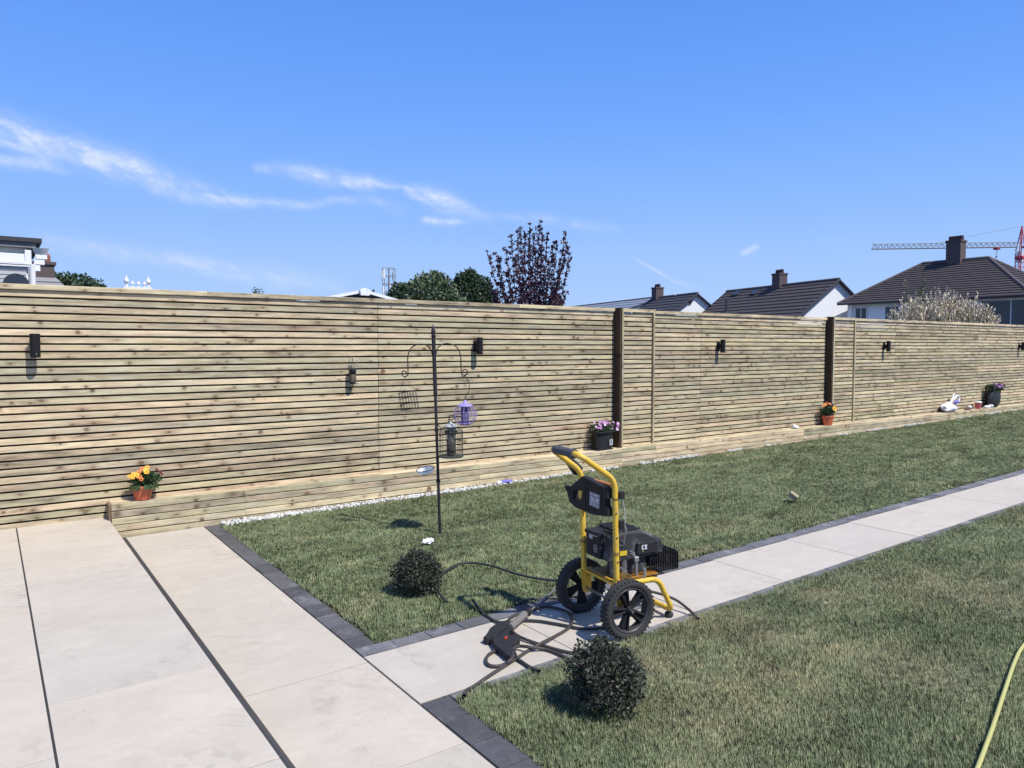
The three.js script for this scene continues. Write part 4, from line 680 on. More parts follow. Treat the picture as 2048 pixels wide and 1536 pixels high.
{
  const h = .012;
  hose('pressure_hose', 'brown high-pressure hose looping over the path around the gun', [z4(330, 1400, .03), z4(355, 1345, .02), z4(420, 1310, h), z4(560, 1212, h), z4(700, 1122, h), z4(830, 1040, h), z4(950, 962, h), z4(1060, 900, h + .016), z4(1200, 828, h), z4(1300, 770, h), z4(1355, 720, h), z4(1362, 660, h), z4(1325, 600, h), z4(1230, 562, h), z4(1110, 545, h), z4(1000, 570, h), z4(880, 600, h), z4(790, 640, h), z4(750, 690, h), z4(800, 790, h), z4(900, 850, h + .004), z4(1050, 905, h), z4(1200, 950, h), z4(1350, 985, h), z4(1500, 1000, .02), z4(1560, 1004, .03)], .0086, M.hose, 320, 'hoses around the pressure washer');
  hose('pressure_hose', 'brown hose running from the gun joint into the near lawn', [z4(620, 968, h), z4(560, 1008, h), z4(538, 1058, h), z4(560, 1100, h), z4(620, 1116, h), z4(700, 1103, h), z4(765, 1062, h + .02), z4(800, 1010, h + .022), z4(790, 960, h + .02), z4(850, 925, h + .012), z4(950, 930, h + .02), z4(1100, 952, h), z4(1250, 1005, h), z4(1360, 1065, .02), z4(1440, 1150, .03), z4(1480, 1210, .03)], .0086, M.hose, 260, 'hoses around the pressure washer');
  hose('trailing_cord', 'thin dark cord end trailing from under the gun to the near lawn', [z4(760, 985, h), z4(800, 1030, h), z4(860, 1060, h), z4(950, 1120, h), z4(1050, 1165, .03)], .009, M.thinHose, 80, 'hoses around the pressure washer');
  hose('pressure_hose', 'dark hose curving from the lawn edge across the path under the washer', [z4(410, 480, .045), z4(470, 560, .03), z4(560, 640, h), z4(640, 688, h), z4(740, 692, h), z4(900, 676, h), z4(1050, 682, h), z4(1200, 706, h), z4(1330, 730, h), z4(1430, 750, h), z4(1560, 757, h), z4(1750, 740, h)], .0082, M.thinHose, 160, 'hoses around the pressure washer');
  hose('garden_hose', 'thin black hose looped across the far lawn from washer to round shrub', [z4(1290, 306, .06), z4(1225, 297, .05), z4(1100, 282, .045), z4(950, 258, .04), z4(800, 220, .04), z4(620, 160, .04), z4(470, 130, .04), z4(380, 122, .04), z4(280, 132, .04), z4(180, 180, .04), z4(110, 242, .04), z4(78, 322, .04), z4(85, 400, .04), z4(125, 462, .035), z4(165, 498, .02)], .008, M.thinHose, 200, 'hoses around the pressure washer');
  hose('garden_hose', 'dark hose lying along the edging behind the washer wheels', [z4(820, 520, .03), z4(900, 490, .03), z4(1000, 468, .025), z4(1120, 460, .02), z4(1250, 458, h), z4(1400, 440, h), z4(1600, 430, h)], .0082, M.thinHose, 100, 'hoses around the pressure washer');
  const w = (x, y, hh) => G(1090 + x * 310 / 2048, 1100 + y * 310 / 2048, hh);
  hose('garden_hose', 'dark inlet hose arching from the washer front to the near lawn', [w(1250, 520, .12), w(1400, 548, .1), w(1580, 598, .085), w(1740, 665, .065), w(1880, 770, .035), w(1980, 862, .02), w(2020, 910, .025)], .0086, M.hose, 100, 'hoses around the pressure washer');
  const y = (px, py, hh = .035) => G(px, py, hh);
  hose('yellow_hose', 'yellow garden hose lying across the corner of the near lawn', [y(1915, 1640), y(1955, 1536), y(1985, 1455), y(2008, 1385), y(2030, 1322), y(2048, 1290), y(2085, 1255), y(2180, 1215)], .0088, M.yellowHose, 120);
}
// ---------------------------------------------------------------- two round clipped shrubs
function ball(label, c, r, seed) {
  const t = thing('round_shrub', label, 'shrub', V(c.x, gy(c.x), c.z), 0, 'round clipped shrubs on the lawns'), R = rng(seed), L = [], L2 = [];
  const tw = [];
  for (let k = 0; k < 3600; k++) { const d = rdir(R), q = r * (1 - .45 * Math.pow(R(), 2)) * (.68 + .55 * fbm(d.x * 1.9 + seed, d.y * 1.9 + d.z * 1.8 + 4, 3)); const p = V(d.x * q * 1.06, r * .86 + d.y * q * .95, d.z * q * 1.06); if (p.y < .012) continue; (R() < .8 ? L : L2).push([p, .011 + R() * .014, rdir(R).addScaledVector(d, .8).normalize(), rdir(R), .55]); }
  for (let k = 0; k < 90; k++) { // short twigs push out of the clipped surface by uneven amounts
    const d = rdir(R); if (d.y < -.5) continue; const q0 = r * .5, q1 = r * (.86 + .24 * R()), bend = rdir(R).multiplyScalar(r * .12), at = (u) => V(0, r * .86, 0).addScaledVector(d, lerp(q0, q1, u)).addScaledVector(bend, u * u);
    tw.push(rod(at(0), at(1), .002, 4)); for (let j = 0; j < 34; j++) { const p = at(.25 + .75 * R()).add(rdir(R).multiplyScalar(.018)); if (p.y < .012) continue; (R() < .8 ? L : L2).push([p, .01 + R() * .014, rdir(R).addScaledVector(d, .7).normalize(), rdir(R), .55]); }
  }
  part('twigs', merge(tw), M.brown, t);
  part('foliage', leafCloud(L), std(.03, .038, .022, .6, two), t); part('young_leaves', leafCloud(L2), std(.07, .075, .05, .5, two), t);
  part('stem', merge([rod(V(0, -.02, 0), V(0, r, 0), .018, 8), rod(V(0, .05, 0), V(.07, r, .04), .01, 6), rod(V(0, .05, 0), V(-.06, r, -.05), .01, 6)]), M.brown, t);
}
ball('dark round clipped shrub on the far lawn inside the hose loop', G(834, 1187), .155, 61);
ball('dark round clipped shrub on the near lawn beside the path', G(1212, 1418), .17, 62);
console.log('objects done');

// ================================================================ BEYOND THE FENCE
function courses(A, B, C, D, n, lift) {   // eave A-B, ridge D-C: overlapping tile courses as real steps
  const L = [], up = new THREE.Vector3().crossVectors(B.clone().sub(A), D.clone().sub(A)).normalize(); if (up.y < 0) up.negate();
  for (let k = 0; k < n; k++) { const a = A.clone().lerp(D, k / n), b = B.clone().lerp(C, k / n), c = B.clone().lerp(C, (k + 1) / n), d = A.clone().lerp(D, (k + 1) / n), a2 = a.clone().addScaledVector(up, lift), b2 = b.clone().addScaledVector(up, lift); L.push(...quad(a2, b2, c, d), ...quad(a, b, b2, a2)); }
  return L;
}
function chimney(house, c, w, dpt, h, ang, npots, potMat = M.pots, mat = M.brick) {
  const g = new THREE.Group(); g.name = 'chimney'; g.position.copy(c); g.rotation.y = ang; house.add(g);
  part('stack', bx(w, h, dpt, 0, h / 2 - .9, 0), mat, g); part('corbel', bx(w + .09, .12, dpt + .09, 0, h - .9 + .06, 0), mat, g);
  for (let k = 0; k < npots; k++) part('chimney_pot', lathe([[.1, 0], [.13, 0], [.11, .22], [.13, .26], [.1, .27], [.08, .02]], 12), potMat, g, [0, h - .76, (k - (npots - 1) / 2) * dpt / npots]);
  const fl = part('flashing', bx(w + .06, .3, dpt + .06, 0, -.62, 0), M.lead, g); return g;
}
function house(name, label, N, d, len, w, rise, { hip = 0, n = 16, roof = M.roofTile, wall = M.render, over = .35, group } = {}) {
  const t = thing(name, label, 'house', V(0, 0, 0), 0, group), e = V(-d.z, 0, d.x), F = N.clone().addScaledVector(d, len), ey = N.y - rise, base = -.4;
  const at = (q, u, s, y) => q.clone().addScaledVector(d, u).addScaledVector(e, s).setY(y);
  // hip: how far the eaves reach past the ridge ends
  const oh = hip ? over : over * .6, sl = rise / w, ye = ey - over * sl;
  const T = [];
  for (const s of [-1, 1]) T.push(...courses(at(N, -hip - oh, s * (w + over), ye), at(F, hip + oh, s * (w + over), ye), hip ? F : at(F, oh, 0, N.y), hip ? N : at(N, -oh, 0, N.y), n, .05));
  // courses() wants ridge C above B and D above A
  if (hip) { T.push(...courses(at(N, -hip - oh, -w - over, ye), at(N, -hip - oh, w + over, ye), N, N, n, .05), ...courses(at(F, hip + oh, -w - over, ye), at(F, hip + oh, w + over, ye), F, F, n, .05)); }
  const rf = part('roof', tri(T), new THREE.MeshStandardMaterial({ ...{ color: roof.color, roughness: roof.roughness }, side: THREE.DoubleSide }), t);
  part('ridge_tiles', merge([rod(hip ? N : at(N, -oh, 0, N.y), hip ? F : at(F, oh, 0, N.y), .13, 8), ...(hip ? [[N, -1, -1], [N, -1, 1], [F, 1, -1], [F, 1, 1]].map(([q, a, b]) => rod(q, at(q, a * (hip + oh), b * (w + over), ye), .11, 8)) : [])]), M.ridgeTile, rf);
  const g0 = at(N, -hip, 0, 0), g1 = at(F, hip, 0, 0), L = [];
  const c = [at(g0, 0, -w, base), at(g0, 0, w, base), at(g1, 0, w, base), at(g1, 0, -w, base)], k = [at(g0, 0, -w, ey), at(g0, 0, w, ey), at(g1, 0, w, ey), at(g1, 0, -w, ey)];
  for (let i = 0; i < 4; i++) L.push(...quad(c[i], c[(i + 1) % 4], k[(i + 1) % 4], k[i]));
  if (!hip) { L.push(k[0], k[1], N.clone().setY(N.y - .06)); L.push(k[3], k[2], F.clone().setY(N.y - .06)); }
  part('wall', tri(L), new THREE.MeshStandardMaterial({ color: wall.color, roughness: .9, map: RENDERT, side: THREE.DoubleSide }), t);
  part('gutter', merge([-1, 1].map((s) => rod(at(N, -hip - oh, s * (w + over), ye - .03), at(F, hip + oh, s * (w + over), ye - .03), .07, 8))), M.roofDark, t);
  if (!hip) part('bargeboard', merge([N, F].flatMap((q, i) => [-1, 1].map((s) => { const a = at(q, i ? oh : -oh, 0, N.y - .06), b = at(q, i ? oh : -oh, s * (w + over), ye - .06); return rod(a, b, .09, 6); }))), M.roofDark, t);
  return { t, e, F, ey, at, sl, w };
}
const onPlane = (px, py, N, nrm) => { const q = dirOf(px, py), k = N.clone().sub(CAMP).dot(nrm) / q.dot(nrm); return CAMP.clone().addScaledVector(q, k); };
function windowOn(h, p, wd, ht, ang, mat = M.glass) { const f = new THREE.Group(); f.name = 'window'; f.position.copy(p); f.rotation.y = ang; h.add(f); part('pane', bx(wd - .12, ht - .12, .03), mat, f); part('window_frame', merge([bx(wd, .07, .07, 0, ht / 2, 0), bx(wd, .07, .07, 0, -ht / 2, 0), bx(.07, ht, .07, -wd / 2, 0, 0), bx(.07, ht, .07, wd / 2, 0, 0), bx(.05, ht, .05, 0, 0, 0)]), M.windowFrame, f); return f; }
{ // big hipped house behind the pale shrub
  const N = P(1978, 516, 45), dd = V(0, 0, -1), Fz = onX(1845, 528, N.x).z, q = dirOf(1675, 608), k = (N.x - Fz) / (q.x - q.z), wO = N.x - k * q.x, eyO = CAM_H + k * q.y;
  const over = .45, w = wO - over, rise = (N.y - eyO) * w / wO;
  const h = house('house', 'large house with dark hipped roof standing behind the pale feathery shrub', N, dd, N.z - Fz, w, rise, { hip: w, n: 17, wall: M.render, over, group: 'houses beyond the fence' });
  const cc = onX(1911, 527, N.x); chimney(h.t, V(N.x, N.y + .1, cc.z), .74, .86, 1.95, 0, 4);
  const wx = N.x - w - .02; for (const [px, py, a, b] of [[1722, 630, .8, 1.0], [1784, 634, .9, 1.4], [2022, 625, 3.2, 1.5], [1930, 632, 1.4, 1.2]]) windowOn(h.t, onX(px, py, wx), a, b, Math.PI / 2);
  part('downpipe', rod(onX(1704, 612, wx - .08), onX(1704, 612, wx - .08).setY(-.3), .05, 8), M.windowFrame, h.t);
  part('roof_vent', bx(.3, .12, .3), M.roofDark, h.t, onPlane(1985, 556, V(N.x - 2.0, N.y - 1.5, N.z), V(-h.sl, 1, 0).normalize()));
}
{ // gabled house with white end wall
  const d = V(.249, 0, -.969), e = V(.969, 0, .249), N = P(1674, 559, 50), F = onPlane(1457, 582, N, e), len = Math.hypot(F.x - N.x, F.z - N.z);
  const h = house('house', 'gabled house with white end wall and roof windows beyond the fence', N, d, len, 4.4, 3.3, { n: 14, group: 'houses beyond the fence' });
  const cp = onPlane(1559, 570, N, e); chimney(h.t, V(cp.x, N.y + .1, cp.z), .72, .82, 1.6, Math.atan2(-d.x, -d.z), 3);
  const sn = V(-e.x * h.sl, 1, -e.z * h.sl).normalize(); for (const [px, py] of [[1474, 588], [1511, 586]]) { const p = onPlane(px, py, N, sn), f = new THREE.Group(); f.name = 'roof_window'; f.position.copy(p).addScaledVector(sn, .08); f.quaternion.setFromUnitVectors(V(0, 1, 0), sn); h.t.add(f); f.rotateY(Math.atan2(-d.x, -d.z)); part('pane', bx(.5, .04, .62, 0, .03, 0), M.glass, f); part('window_frame', merge([bx(.62, .08, .07, 0, .02, .34), bx(.62, .08, .07, 0, .02, -.34), bx(.07, .08, .74, .28, .02, 0), bx(.07, .08, .74, -.28, .02, 0)]), M.roofDark, f); }
  const vp = onPlane(1453, 622, N, sn); part('vent_pipe', rod(V(vp.x, vp.y - .3, vp.z), V(vp.x, vp.y + .95, vp.z), .09, 8), M.roofDark, h.t);
}
{ // smaller gabled house left of it
  const d = V(.249, 0, -.969), e = V(.969, 0, .249), N = P(1392, 587, 60), F = onPlane(1306, 599, N, e), len = Math.hypot(F.x - N.x, F.z - N.z);
  const h = house('house', 'smaller gabled house with one square chimney and white end wall', N, d, len, 4.2, 2.9, { n: 12, roof: M.roofDark, group: 'houses beyond the fence' });
  const cp = onPlane(1315, 596, N, e); chimney(h.t, V(cp.x, N.y + .05, cp.z), .75, .75, 1.65, Math.atan2(-d.x, -d.z), 3);
  part('aerial', (() => { const a = onPlane(1354, 600, N, e); return merge([rod(V(a.x, a.y - .6, a.z), V(a.x, a.y + .5, a.z), .03, 6), rod(V(a.x - .3, a.y + .4, a.z), V(a.x + .3, a.y + .4, a.z), .02, 6), rod(V(a.x - .2, a.y + .2, a.z), V(a.x + .2, a.y + .2, a.z), .02, 6)]); })(), M.windowFrame, h.t);
  part('gable_vent', bx(.25, .3, .06), M.roofDark, h.t, onPlane(1381, 604, N.clone().addScaledVector(d, -.06), d));
}
{ // long low pale roof
  const d = V(.249, 0, -.969), e = V(.969, 0, .249), N = P(1320, 594, 75), F = onPlane(1140, 613, N, e), len = Math.hypot(F.x - N.x, F.z - N.z);
  house('house', 'long low building with pale grey ribbed roof left of the small chimney house', N, d, len, 9, 3, { n: 9, roof: M.roofPale, group: 'houses beyond the fence' });
}
{ // chimney just showing beside the purple tree
  const N = P(1150, 617, 38), d = V(-.6, 0, -.8), h = house('house', 'low house whose brick chimney shows beside the purple tree', N, d, 8, 3.5, 2.2, { n: 8, group: 'houses beyond the fence' });
  const cp = P(1113, 611, 40); chimney(h.t, V(cp.x, cp.y, cp.z), .55, .55, 1.15, .3, 2);
}
{ // flat-roofed building at the left edge
  const Z = -16, X = (px, py) => onZ(px, py, Z), r = X(56, 520).x, t = thing('flat_roofed_house', 'flat roofed white house with worn fascia and gutter hopper at the fence end', 'house', V(0, 0, 0)), y = (py) => X(40, py).y, x0 = r - 3.2;
  part('wall', bx(r - x0, y(512) + .4, 3, (r + x0) / 2, (y(512) - .4) / 2, Z - 1.5), M.render, t);
  part('upper_wall', bx(r - x0 - .02, y(492) - y(512), 2.9, (r + x0) / 2, (y(492) + y(512)) / 2, Z - 1.55), M.render, t);
  part('white_band', rbx(r - x0 + .03, y(508) - y(526), .06, .01, (r + x0) / 2 + .02, (y(508) + y(526)) / 2, Z + .03), M.render, t);
  part('band_trim', merge([bx(r - x0 + .05, .02, .09, (r + x0) / 2 + .02, y(528), Z + .045), bx(r - x0 + .05, .025, .08, (r + x0) / 2 + .02, y(532), Z + .04)]), M.render, t);
  part('fascia', bx(r - x0 + .12, y(481) - y(495), 3.04, (r + x0) / 2 + .06, (y(481) + y(495)) / 2, Z - 1.44), M.oldFascia, t);
  part('roof', merge([bx(r - x0 + .25, .075, 3.1, (r + x0) / 2 + .09, y(480), Z - 1.42), bx(r - x0 - .5, .1, 2.8, (r + x0) / 2 - .4, y(474), Z - 1.55)]), M.felt, t);
  part('corner_pilaster', rbx(.1, y(500) - y(530), .1, .01, r - .0, (y(500) + y(530)) / 2, Z + .03), M.render, t);
  const hop = part('gutter_hopper', (() => { const g = new THREE.CylinderGeometry(.17, .1, .13, 4, 1); g.rotateY(Math.PI / 4); g.scale(1.05, 1, .8); g.translate(r + .2, y(502), Z + .02); return g; })(), M.render, t);
  part('hopper_bracket', merge([bx(.18, .08, .16, r + .2, y(512), Z + .0), bx(.16, .1, .14, r + .17, y(522), Z), bx(.12, .12, .12, r + .12, y(534), Z)]), M.render, hop);
  part('downpipe', rod(V(r + .06, y(528), Z + .05), V(r + .06, -.3, Z + .05), .05, 10), M.windowFrame, t);
  part('siding', merge(Array.from({ length: 6 }, (_, k) => bx(r - x0 - .06, .06, .03, (r + x0) / 2, y(538) - k * .075, Z + .02))), std(.5, .5, .52, .8), t);
  part('arched_window', (() => { const p = X(32, 562), g = new THREE.CircleGeometry(.2, 24, 0, Math.PI); g.translate(p.x, p.y - .07, Z + .06); return g; })(), M.glass, t);
}
{ // brick chimney with red pots behind it
  const Zc = -32, c = onZ(84, 545, Zc), t = thing('brick_house', 'house with brick chimney and red pots behind the flat roofed house', 'house', V(0, 0, 0));
  part('stack', bx(.62, 3, .6, c.x + .06, c.y - 1.15, Zc), M.brick, t); part('corbel', bx(.74, .1, .72, c.x + .06, c.y + .32, Zc), M.brick, t);
  for (const dx of [-.08, .17]) part('chimney_pot', lathe([[.09, 0], [.12, 0], [.1, .2], [.12, .24], [.06, .32], [0, .33]], 12), M.redPots, t, [c.x + dx, c.y + .37, Zc]);
  part('roof', tri(courses(V(c.x - 4, c.y - 1.9, Zc + 3), V(c.x + 1.6, c.y - 1.9, Zc + 3), V(c.x + .2, c.y + .1, Zc - .2), V(c.x - 4, c.y + .1, Zc - .2), 8, .04)), std(.25, .24, .25, .9, two), t);
  part('wall', bx(5.4, 3.4, 4, c.x - 1.3, -1.7 + c.y - 1.9, Zc + .8), M.render, t);
}
{ // white cresting with finials
  const Z = -11, t = thing('roof_cresting', 'white ornamental cresting with two tall finials above the fence', 'cresting', V(0, 0, 0)), y0 = onZ(275, 580, Z).y;
  const sp = lathe([[0, 0], [.022, 0], [.016, .03], [.012, .045], [.03, .06], [.036, .085], [.03, .11], [.012, .135], [.007, .16], [0, .175]], 14);
  for (const px of [253, 297]) part('tall_finial', sp, M.render, t, [onZ(px, 570, Z).x, y0 + .04, Z]).scale.setScalar(.86);
  for (const px of [265, 277, 289]) { const f = part('small_finial', sp, M.render, t, [onZ(px, 570, Z).x, y0 + .04, Z]); f.scale.set(.6, .48, .6); }
  const xa = onZ(246, 575, Z).x, xb = onZ(304, 575, Z).x; part('rail', bx(xb - xa, .06, .06, (xa + xb) / 2, y0 + .01, Z), M.render, t); part('posts', merge([bx(.06, 2.4, .06, xa + .03, y0 - 1.2, Z), bx(.06, 2.4, .06, xb - .03, y0 - 1.2, Z)]), M.render, t);
}
{ // garden room with white gable
  const Z = -13, X = (px, py) => onZ(px, py, Z), a = X(727, 582), l = X(655, 596), r = X(790, 602), t = thing('garden_room', 'garden room with white gable boards peeping over the fence', 'garden room', V(0, 0, 0)), rise = a.y - l.y, hw = a.x - l.x + .6, ly = a.y - rise * hw / (a.x - l.x);
  const mk = (s) => { const len = Math.hypot(hw, a.y - ly), g = bx(len, .055, .06, len / 2, -.0, 0); g.rotateZ(-Math.atan2(a.y - ly, hw)); if (s < 0) g.rotateY(Math.PI); g.translate(a.x, a.y, Z); return g; };
  part('gable_board', mk(1), M.render, t); part('gable_board', mk(-1), M.render, t);
  part('apex_box', shape([[-.1, .02], [0, .06], [.1, .02], [.085, -.075], [-.085, -.075]], .06, .004), M.render, t, [a.x, a.y - .01, Z + .02]);
  part('gable_panel', tri([V(a.x, a.y - .03, Z - .02), V(a.x - hw, ly - .03, Z - .02), V(a.x + hw, ly - .03, Z - .02)]), std(.05, .055, .075, .7, two), t);
  part('roof', tri([...quad(V(a.x, a.y, Z), V(a.x, a.y, Z - 3), V(a.x + hw, ly, Z - 3), V(a.x + hw, ly, Z)), ...quad(V(a.x, a.y, Z), V(a.x, a.y, Z - 3), V(a.x - hw, ly, Z - 3), V(a.x - hw, ly, Z))]), std(.7, .7, .72, .6, two), t);
  part('wall', bx(hw * 2 - .3, ly + .3, 2.8, a.x, (ly - .4) / 2, Z - 1.5), M.render, t);
  const f = onZ(747, 590, Z - .6); part('flue', rod(V(f.x, f.y - .5, Z - .6), V(f.x, onZ(747, 579, Z - .6).y, Z - .6), .025, 8), M.felt, t);
}
{ // telecom mast
  const D = 140, c = P(778, 560, D), t = thing('telecom_mast', 'distant telecom mast with panel antennas above the garden trees', 'mast', V(c.x, -.4, c.z)), topY = P(778, 537, D).y + .4, W = 1.05, L = [];
  const px = RIGHT.clone().setY(0).normalize(), pz = V(-px.z, 0, px.x), q = (u, y, v) => V(px.x * u + pz.x * v, y, px.z * u + pz.z * v);
  part('pole', rod(V(0, 0, 0), V(0, topY, 0), .25, 10, .16), M.mastSteel, t);
  for (const [y0, y1] of [[topY - 2.9, topY], [topY - 5.6, topY - 3.1]]) { for (const [u, v] of [[-W, -W], [W, -W], [W, W], [-W, W]]) L.push(rod(q(u, y0, v), q(u, y1, v), .06, 6)); for (const y of [y0, (y0 + y1) / 2, y1]) for (const [a, b] of [[[-W, -W], [W, -W]], [[W, -W], [W, W]], [[W, W], [-W, W]], [[-W, W], [-W, -W]]]) L.push(rod(q(a[0], y, a[1]), q(b[0], y, b[1]), .05, 6)); }
  part('headframe', merge(L), M.mastSteel, t);
  for (const [u, y, h] of [[-.75, topY - 1.1, 1.8], [-1.05, topY - 1.3, 1.4], [.4, topY - 4.2, 2], [.95, topY - 4.3, 1.9], [-.9, topY - 4.3, 1.6], [1.0, topY - 1.6, 1.5]]) part('panel_antenna', rbx(.36, h, .2, .04), u > .5 ? M.mastSteel : M.antenna, t, q(u, y, 1.1));
}
{ // tower crane
  const D = 260, t = thing('tower_crane', 'distant tower crane with red mast and pale lattice jib', 'crane', V(0, 0, 0)), a = P(1745, 498, D), b = P(2034, 494, D), m = P(2041, 494, D), px = RIGHT.clone().setY(0).normalize(), U = (p, u, y) => p.clone().addScaledVector(px, u).add(V(0, y, 0)), jib = [], nn = 26, dz = FWD.clone().setY(0).normalize();
  const hJ = 1.7; for (let k = 0; k <= nn; k++) { const p = a.clone().lerp(b, k / nn), top = p.clone().add(V(0, hJ, 0)); if (k < nn) { const p2 = a.clone().lerp(b, (k + 1) / nn), mid = p.clone().lerp(p2, .5).add(V(0, hJ, 0)); for (const s of [-.7, .7]) jib.push(rod(p.clone().addScaledVector(dz, s), mid, .09, 5), rod(mid, p2.clone().addScaledVector(dz, s), .09, 5)); } }
  for (const s of [-.7, .7]) jib.push(rod(a.clone().addScaledVector(dz, s), b.clone().addScaledVector(dz, s), .16, 6)); jib.push(rod(a.clone().add(V(0, hJ, 0)), b.clone().add(V(0, hJ, 0)), .15, 6));
  part('jib', merge(jib), M.craneGrey, t);
  const mast = [], W = 1.0, y0 = -.4, y1 = m.y - 2; for (const [s, v] of [[-W, -W], [W, -W], [W, W], [-W, W]]) mast.push(rod(U(m, s, 0).addScaledVector(dz, v).setY(y0), U(m, s, 0).addScaledVector(dz, v).setY(y1), .17, 6)); for (let y = y0; y < y1 - 2; y += 2) for (const v of [-W, W]) mast.push(rod(U(m, -W, 0).addScaledVector(dz, v).setY(y), U(m, W, 0).addScaledVector(dz, v).setY(y + 2), .1, 5), rod(U(m, -W, 0).addScaledVector(dz, v).setY(y), U(m, W, 0).addScaledVector(dz, v).setY(y), .1, 5));
  part('mast', merge(mast), M.craneRed, t);
  const ap = P(2044, 452, D), hd = []; for (const [s, v] of [[-W, -W], [W, -W], [W, W], [-W, W]]) hd.push(rod(U(m, s, -1.5).addScaledVector(dz, v), ap, .17, 6)); for (let k = 1; k < 5; k++) { const f = k / 5; hd.push(rod(U(m, -W * (1 - f), (ap.y - m.y) * f), U(m, W * (1 - f), (ap.y - m.y) * f), .12, 5)); } part('tower_head', merge(hd), M.craneRed, t);
  part('cab', merge([rbx(1.8, 1.9, 1.8, .1, m.x, m.y - 2.4, m.z), rbx(2.2, .9, 2.2, .1, m.x, m.y - 5, m.z)]), M.antenna, t); part('slewing_ring', rbx(2.6, 1.2, 2.6, .2, m.x, m.y - 3.8, m.z), M.craneRed, t);
  part('tie_cable', merge([rod(ap, a.clone().lerp(b, .42).add(V(0, hJ, 0)), .07, 5), rod(ap, U(m, 9, .5), .08, 5)]), M.craneGrey, t); part('counter_jib', bx(10, .7, 1.4, m.x + px.x * 6, m.y, m.z + px.z * 6, Math.atan2(-px.z, px.x)), M.craneRed, t);
  const tr = a.clone().lerp(b, .86); part('trolley', rbx(2, .7, 1.6, .1, tr.x, tr.y - .5, tr.z), M.craneRed, t); part('hook_block', merge([rod(U(tr, -.25, -.7), U(tr, 0, -3.2), .05, 5), rod(U(tr, .25, -.7), U(tr, 0, -3.2), .05, 5), rbx(.5, .8, .4, .05, tr.x, tr.y - 3.4, tr.z)]), M.mastSteel, t);
}
// ---------------------------------------------------------------- trees
function crownTree(name, label, base, blobs, leaf, count, seed, mats, trunkR, group) {
  const t = thing(name, label, 'tree', V(base.x, -.4, base.z), 0, group), R = rng(seed), Ls = mats.map(() => []), tot = blobs.reduce((a, b) => a + b[3] * b[4], 0);
  for (const [bx_, by, bz, rx, ry] of blobs) { const n = Math.round(count * rx * ry / tot); for (let k = 0; k < n; k++) { const d = rdir(R), bump = .78 + .42 * fbm(d.x * 2.6 + seed + bx_, d.y * 2.6 + d.z * 2.2 + 3, 3), q = bump * (1 - .4 * Math.pow(R(), 1.8)); const p = V(bx_ + d.x * rx * q, by + d.y * ry * q, bz + d.z * rx * q); Ls[R() < .68 ? 0 : mats.length - 1].push([p, leaf * (.6 + R() * .9), rdir(R).addScaledVector(d, .6).normalize(), rdir(R), .5]); } }
  const cr = new THREE.Group(); cr.name = 'crown'; t.add(cr); Ls.forEach((L, i) => part(i ? 'young_foliage' : 'foliage', leafCloud(L), mats[i], cr));
  const T = []; for (const [bx_, by, bz] of blobs) T.push(tube([V(0, 0, 0), V(bx_ * .15, by * .45, bz * .15), V(bx_ * .7, by * .8, bz * .7), V(bx_, by, bz)], trunkR * .55, 14, 7)); T.push(rod(V(0, 0, 0), V(0, blobs[0][1] * .6, 0), trunkR, 10, trunkR * .6)); part('trunk', merge(T), M.brown, t);
  return t;
}
const leafD = std(.028, .055, .02, .75, two), leafM = std(.06, .095, .04, .6, two), leafS = std(.15, .185, .1, .5, two);
{
  const bk = (pxl, pxr, top, D) => { const c = P((pxl + pxr) / 2, top, D), r = (pxr - pxl) / 2 * D / FPX; return { c, r, top: c.y + .4 }; };
  const G1 = 'garden trees beyond the fence';
  { const b = bk(92, 205, 547, 60); crownTree('dark_tree', 'low dark tree beyond the fence beside the brick chimney', b.c, [[0, b.top - 1.9, 0, b.r, 1.9], [-1.4, b.top - 1.6, .4, 1.5, 1.5], [1.5, b.top - 2.3, .3, 1.3, 1.5]], .24, 9000, 301, [leafD, leafM], .2, G1); }
  { const b = bk(818, 915, 549, 25); crownTree('broadleaf_tree', 'glossy light green broadleaf tree beyond the fence', b.c, [[0, b.top - 1.05, 0, b.r * 1.05, 1.15], [.5, b.top - 1.45, .2, .75, .9], [-.55, b.top - 1.5, .1, .7, .8]], .11, 15000, 302, [leafM, leafS], .12, G1); }
  { const b = bk(893, 995, 546, 31); crownTree('rounded_tree', 'rounded dark green tree left of the purple tree', b.c, [[0, b.top - 1.35, 0, b.r * 1.0, 1.3], [-.55, b.top - .42, .1, .26, .4], [-.2, b.top - .3, .2, .3, .42], [.45, b.top - 1.65, .2, .75, 1.0]], .115, 15000, 303, [leafD, leafM], .14, G1); }
  { const b = bk(772, 838, 567, 29); crownTree('shaggy_tree', 'low shaggy dark tree below the telecom mast', b.c, [[0, b.top - .75, 0, b.r, .75], [-.35, b.top - .95, .2, .45, .5], [.3, b.top - .5, .1, .4, .5]], .11, 7000, 304, [leafD, leafM], .1, G1); }
  { const b = bk(505, 524, 579, 18); crownTree('young_shrub', 'tips of a young shrub just showing over the fence', b.c, [[0, b.top - .22, 0, b.r, .22], [-.06, b.top - .1, 0, .05, .14], [.09, b.top - .12, 0, .05, .14]], .05, 260, 305, [leafM, leafD], .03, G1); }
}
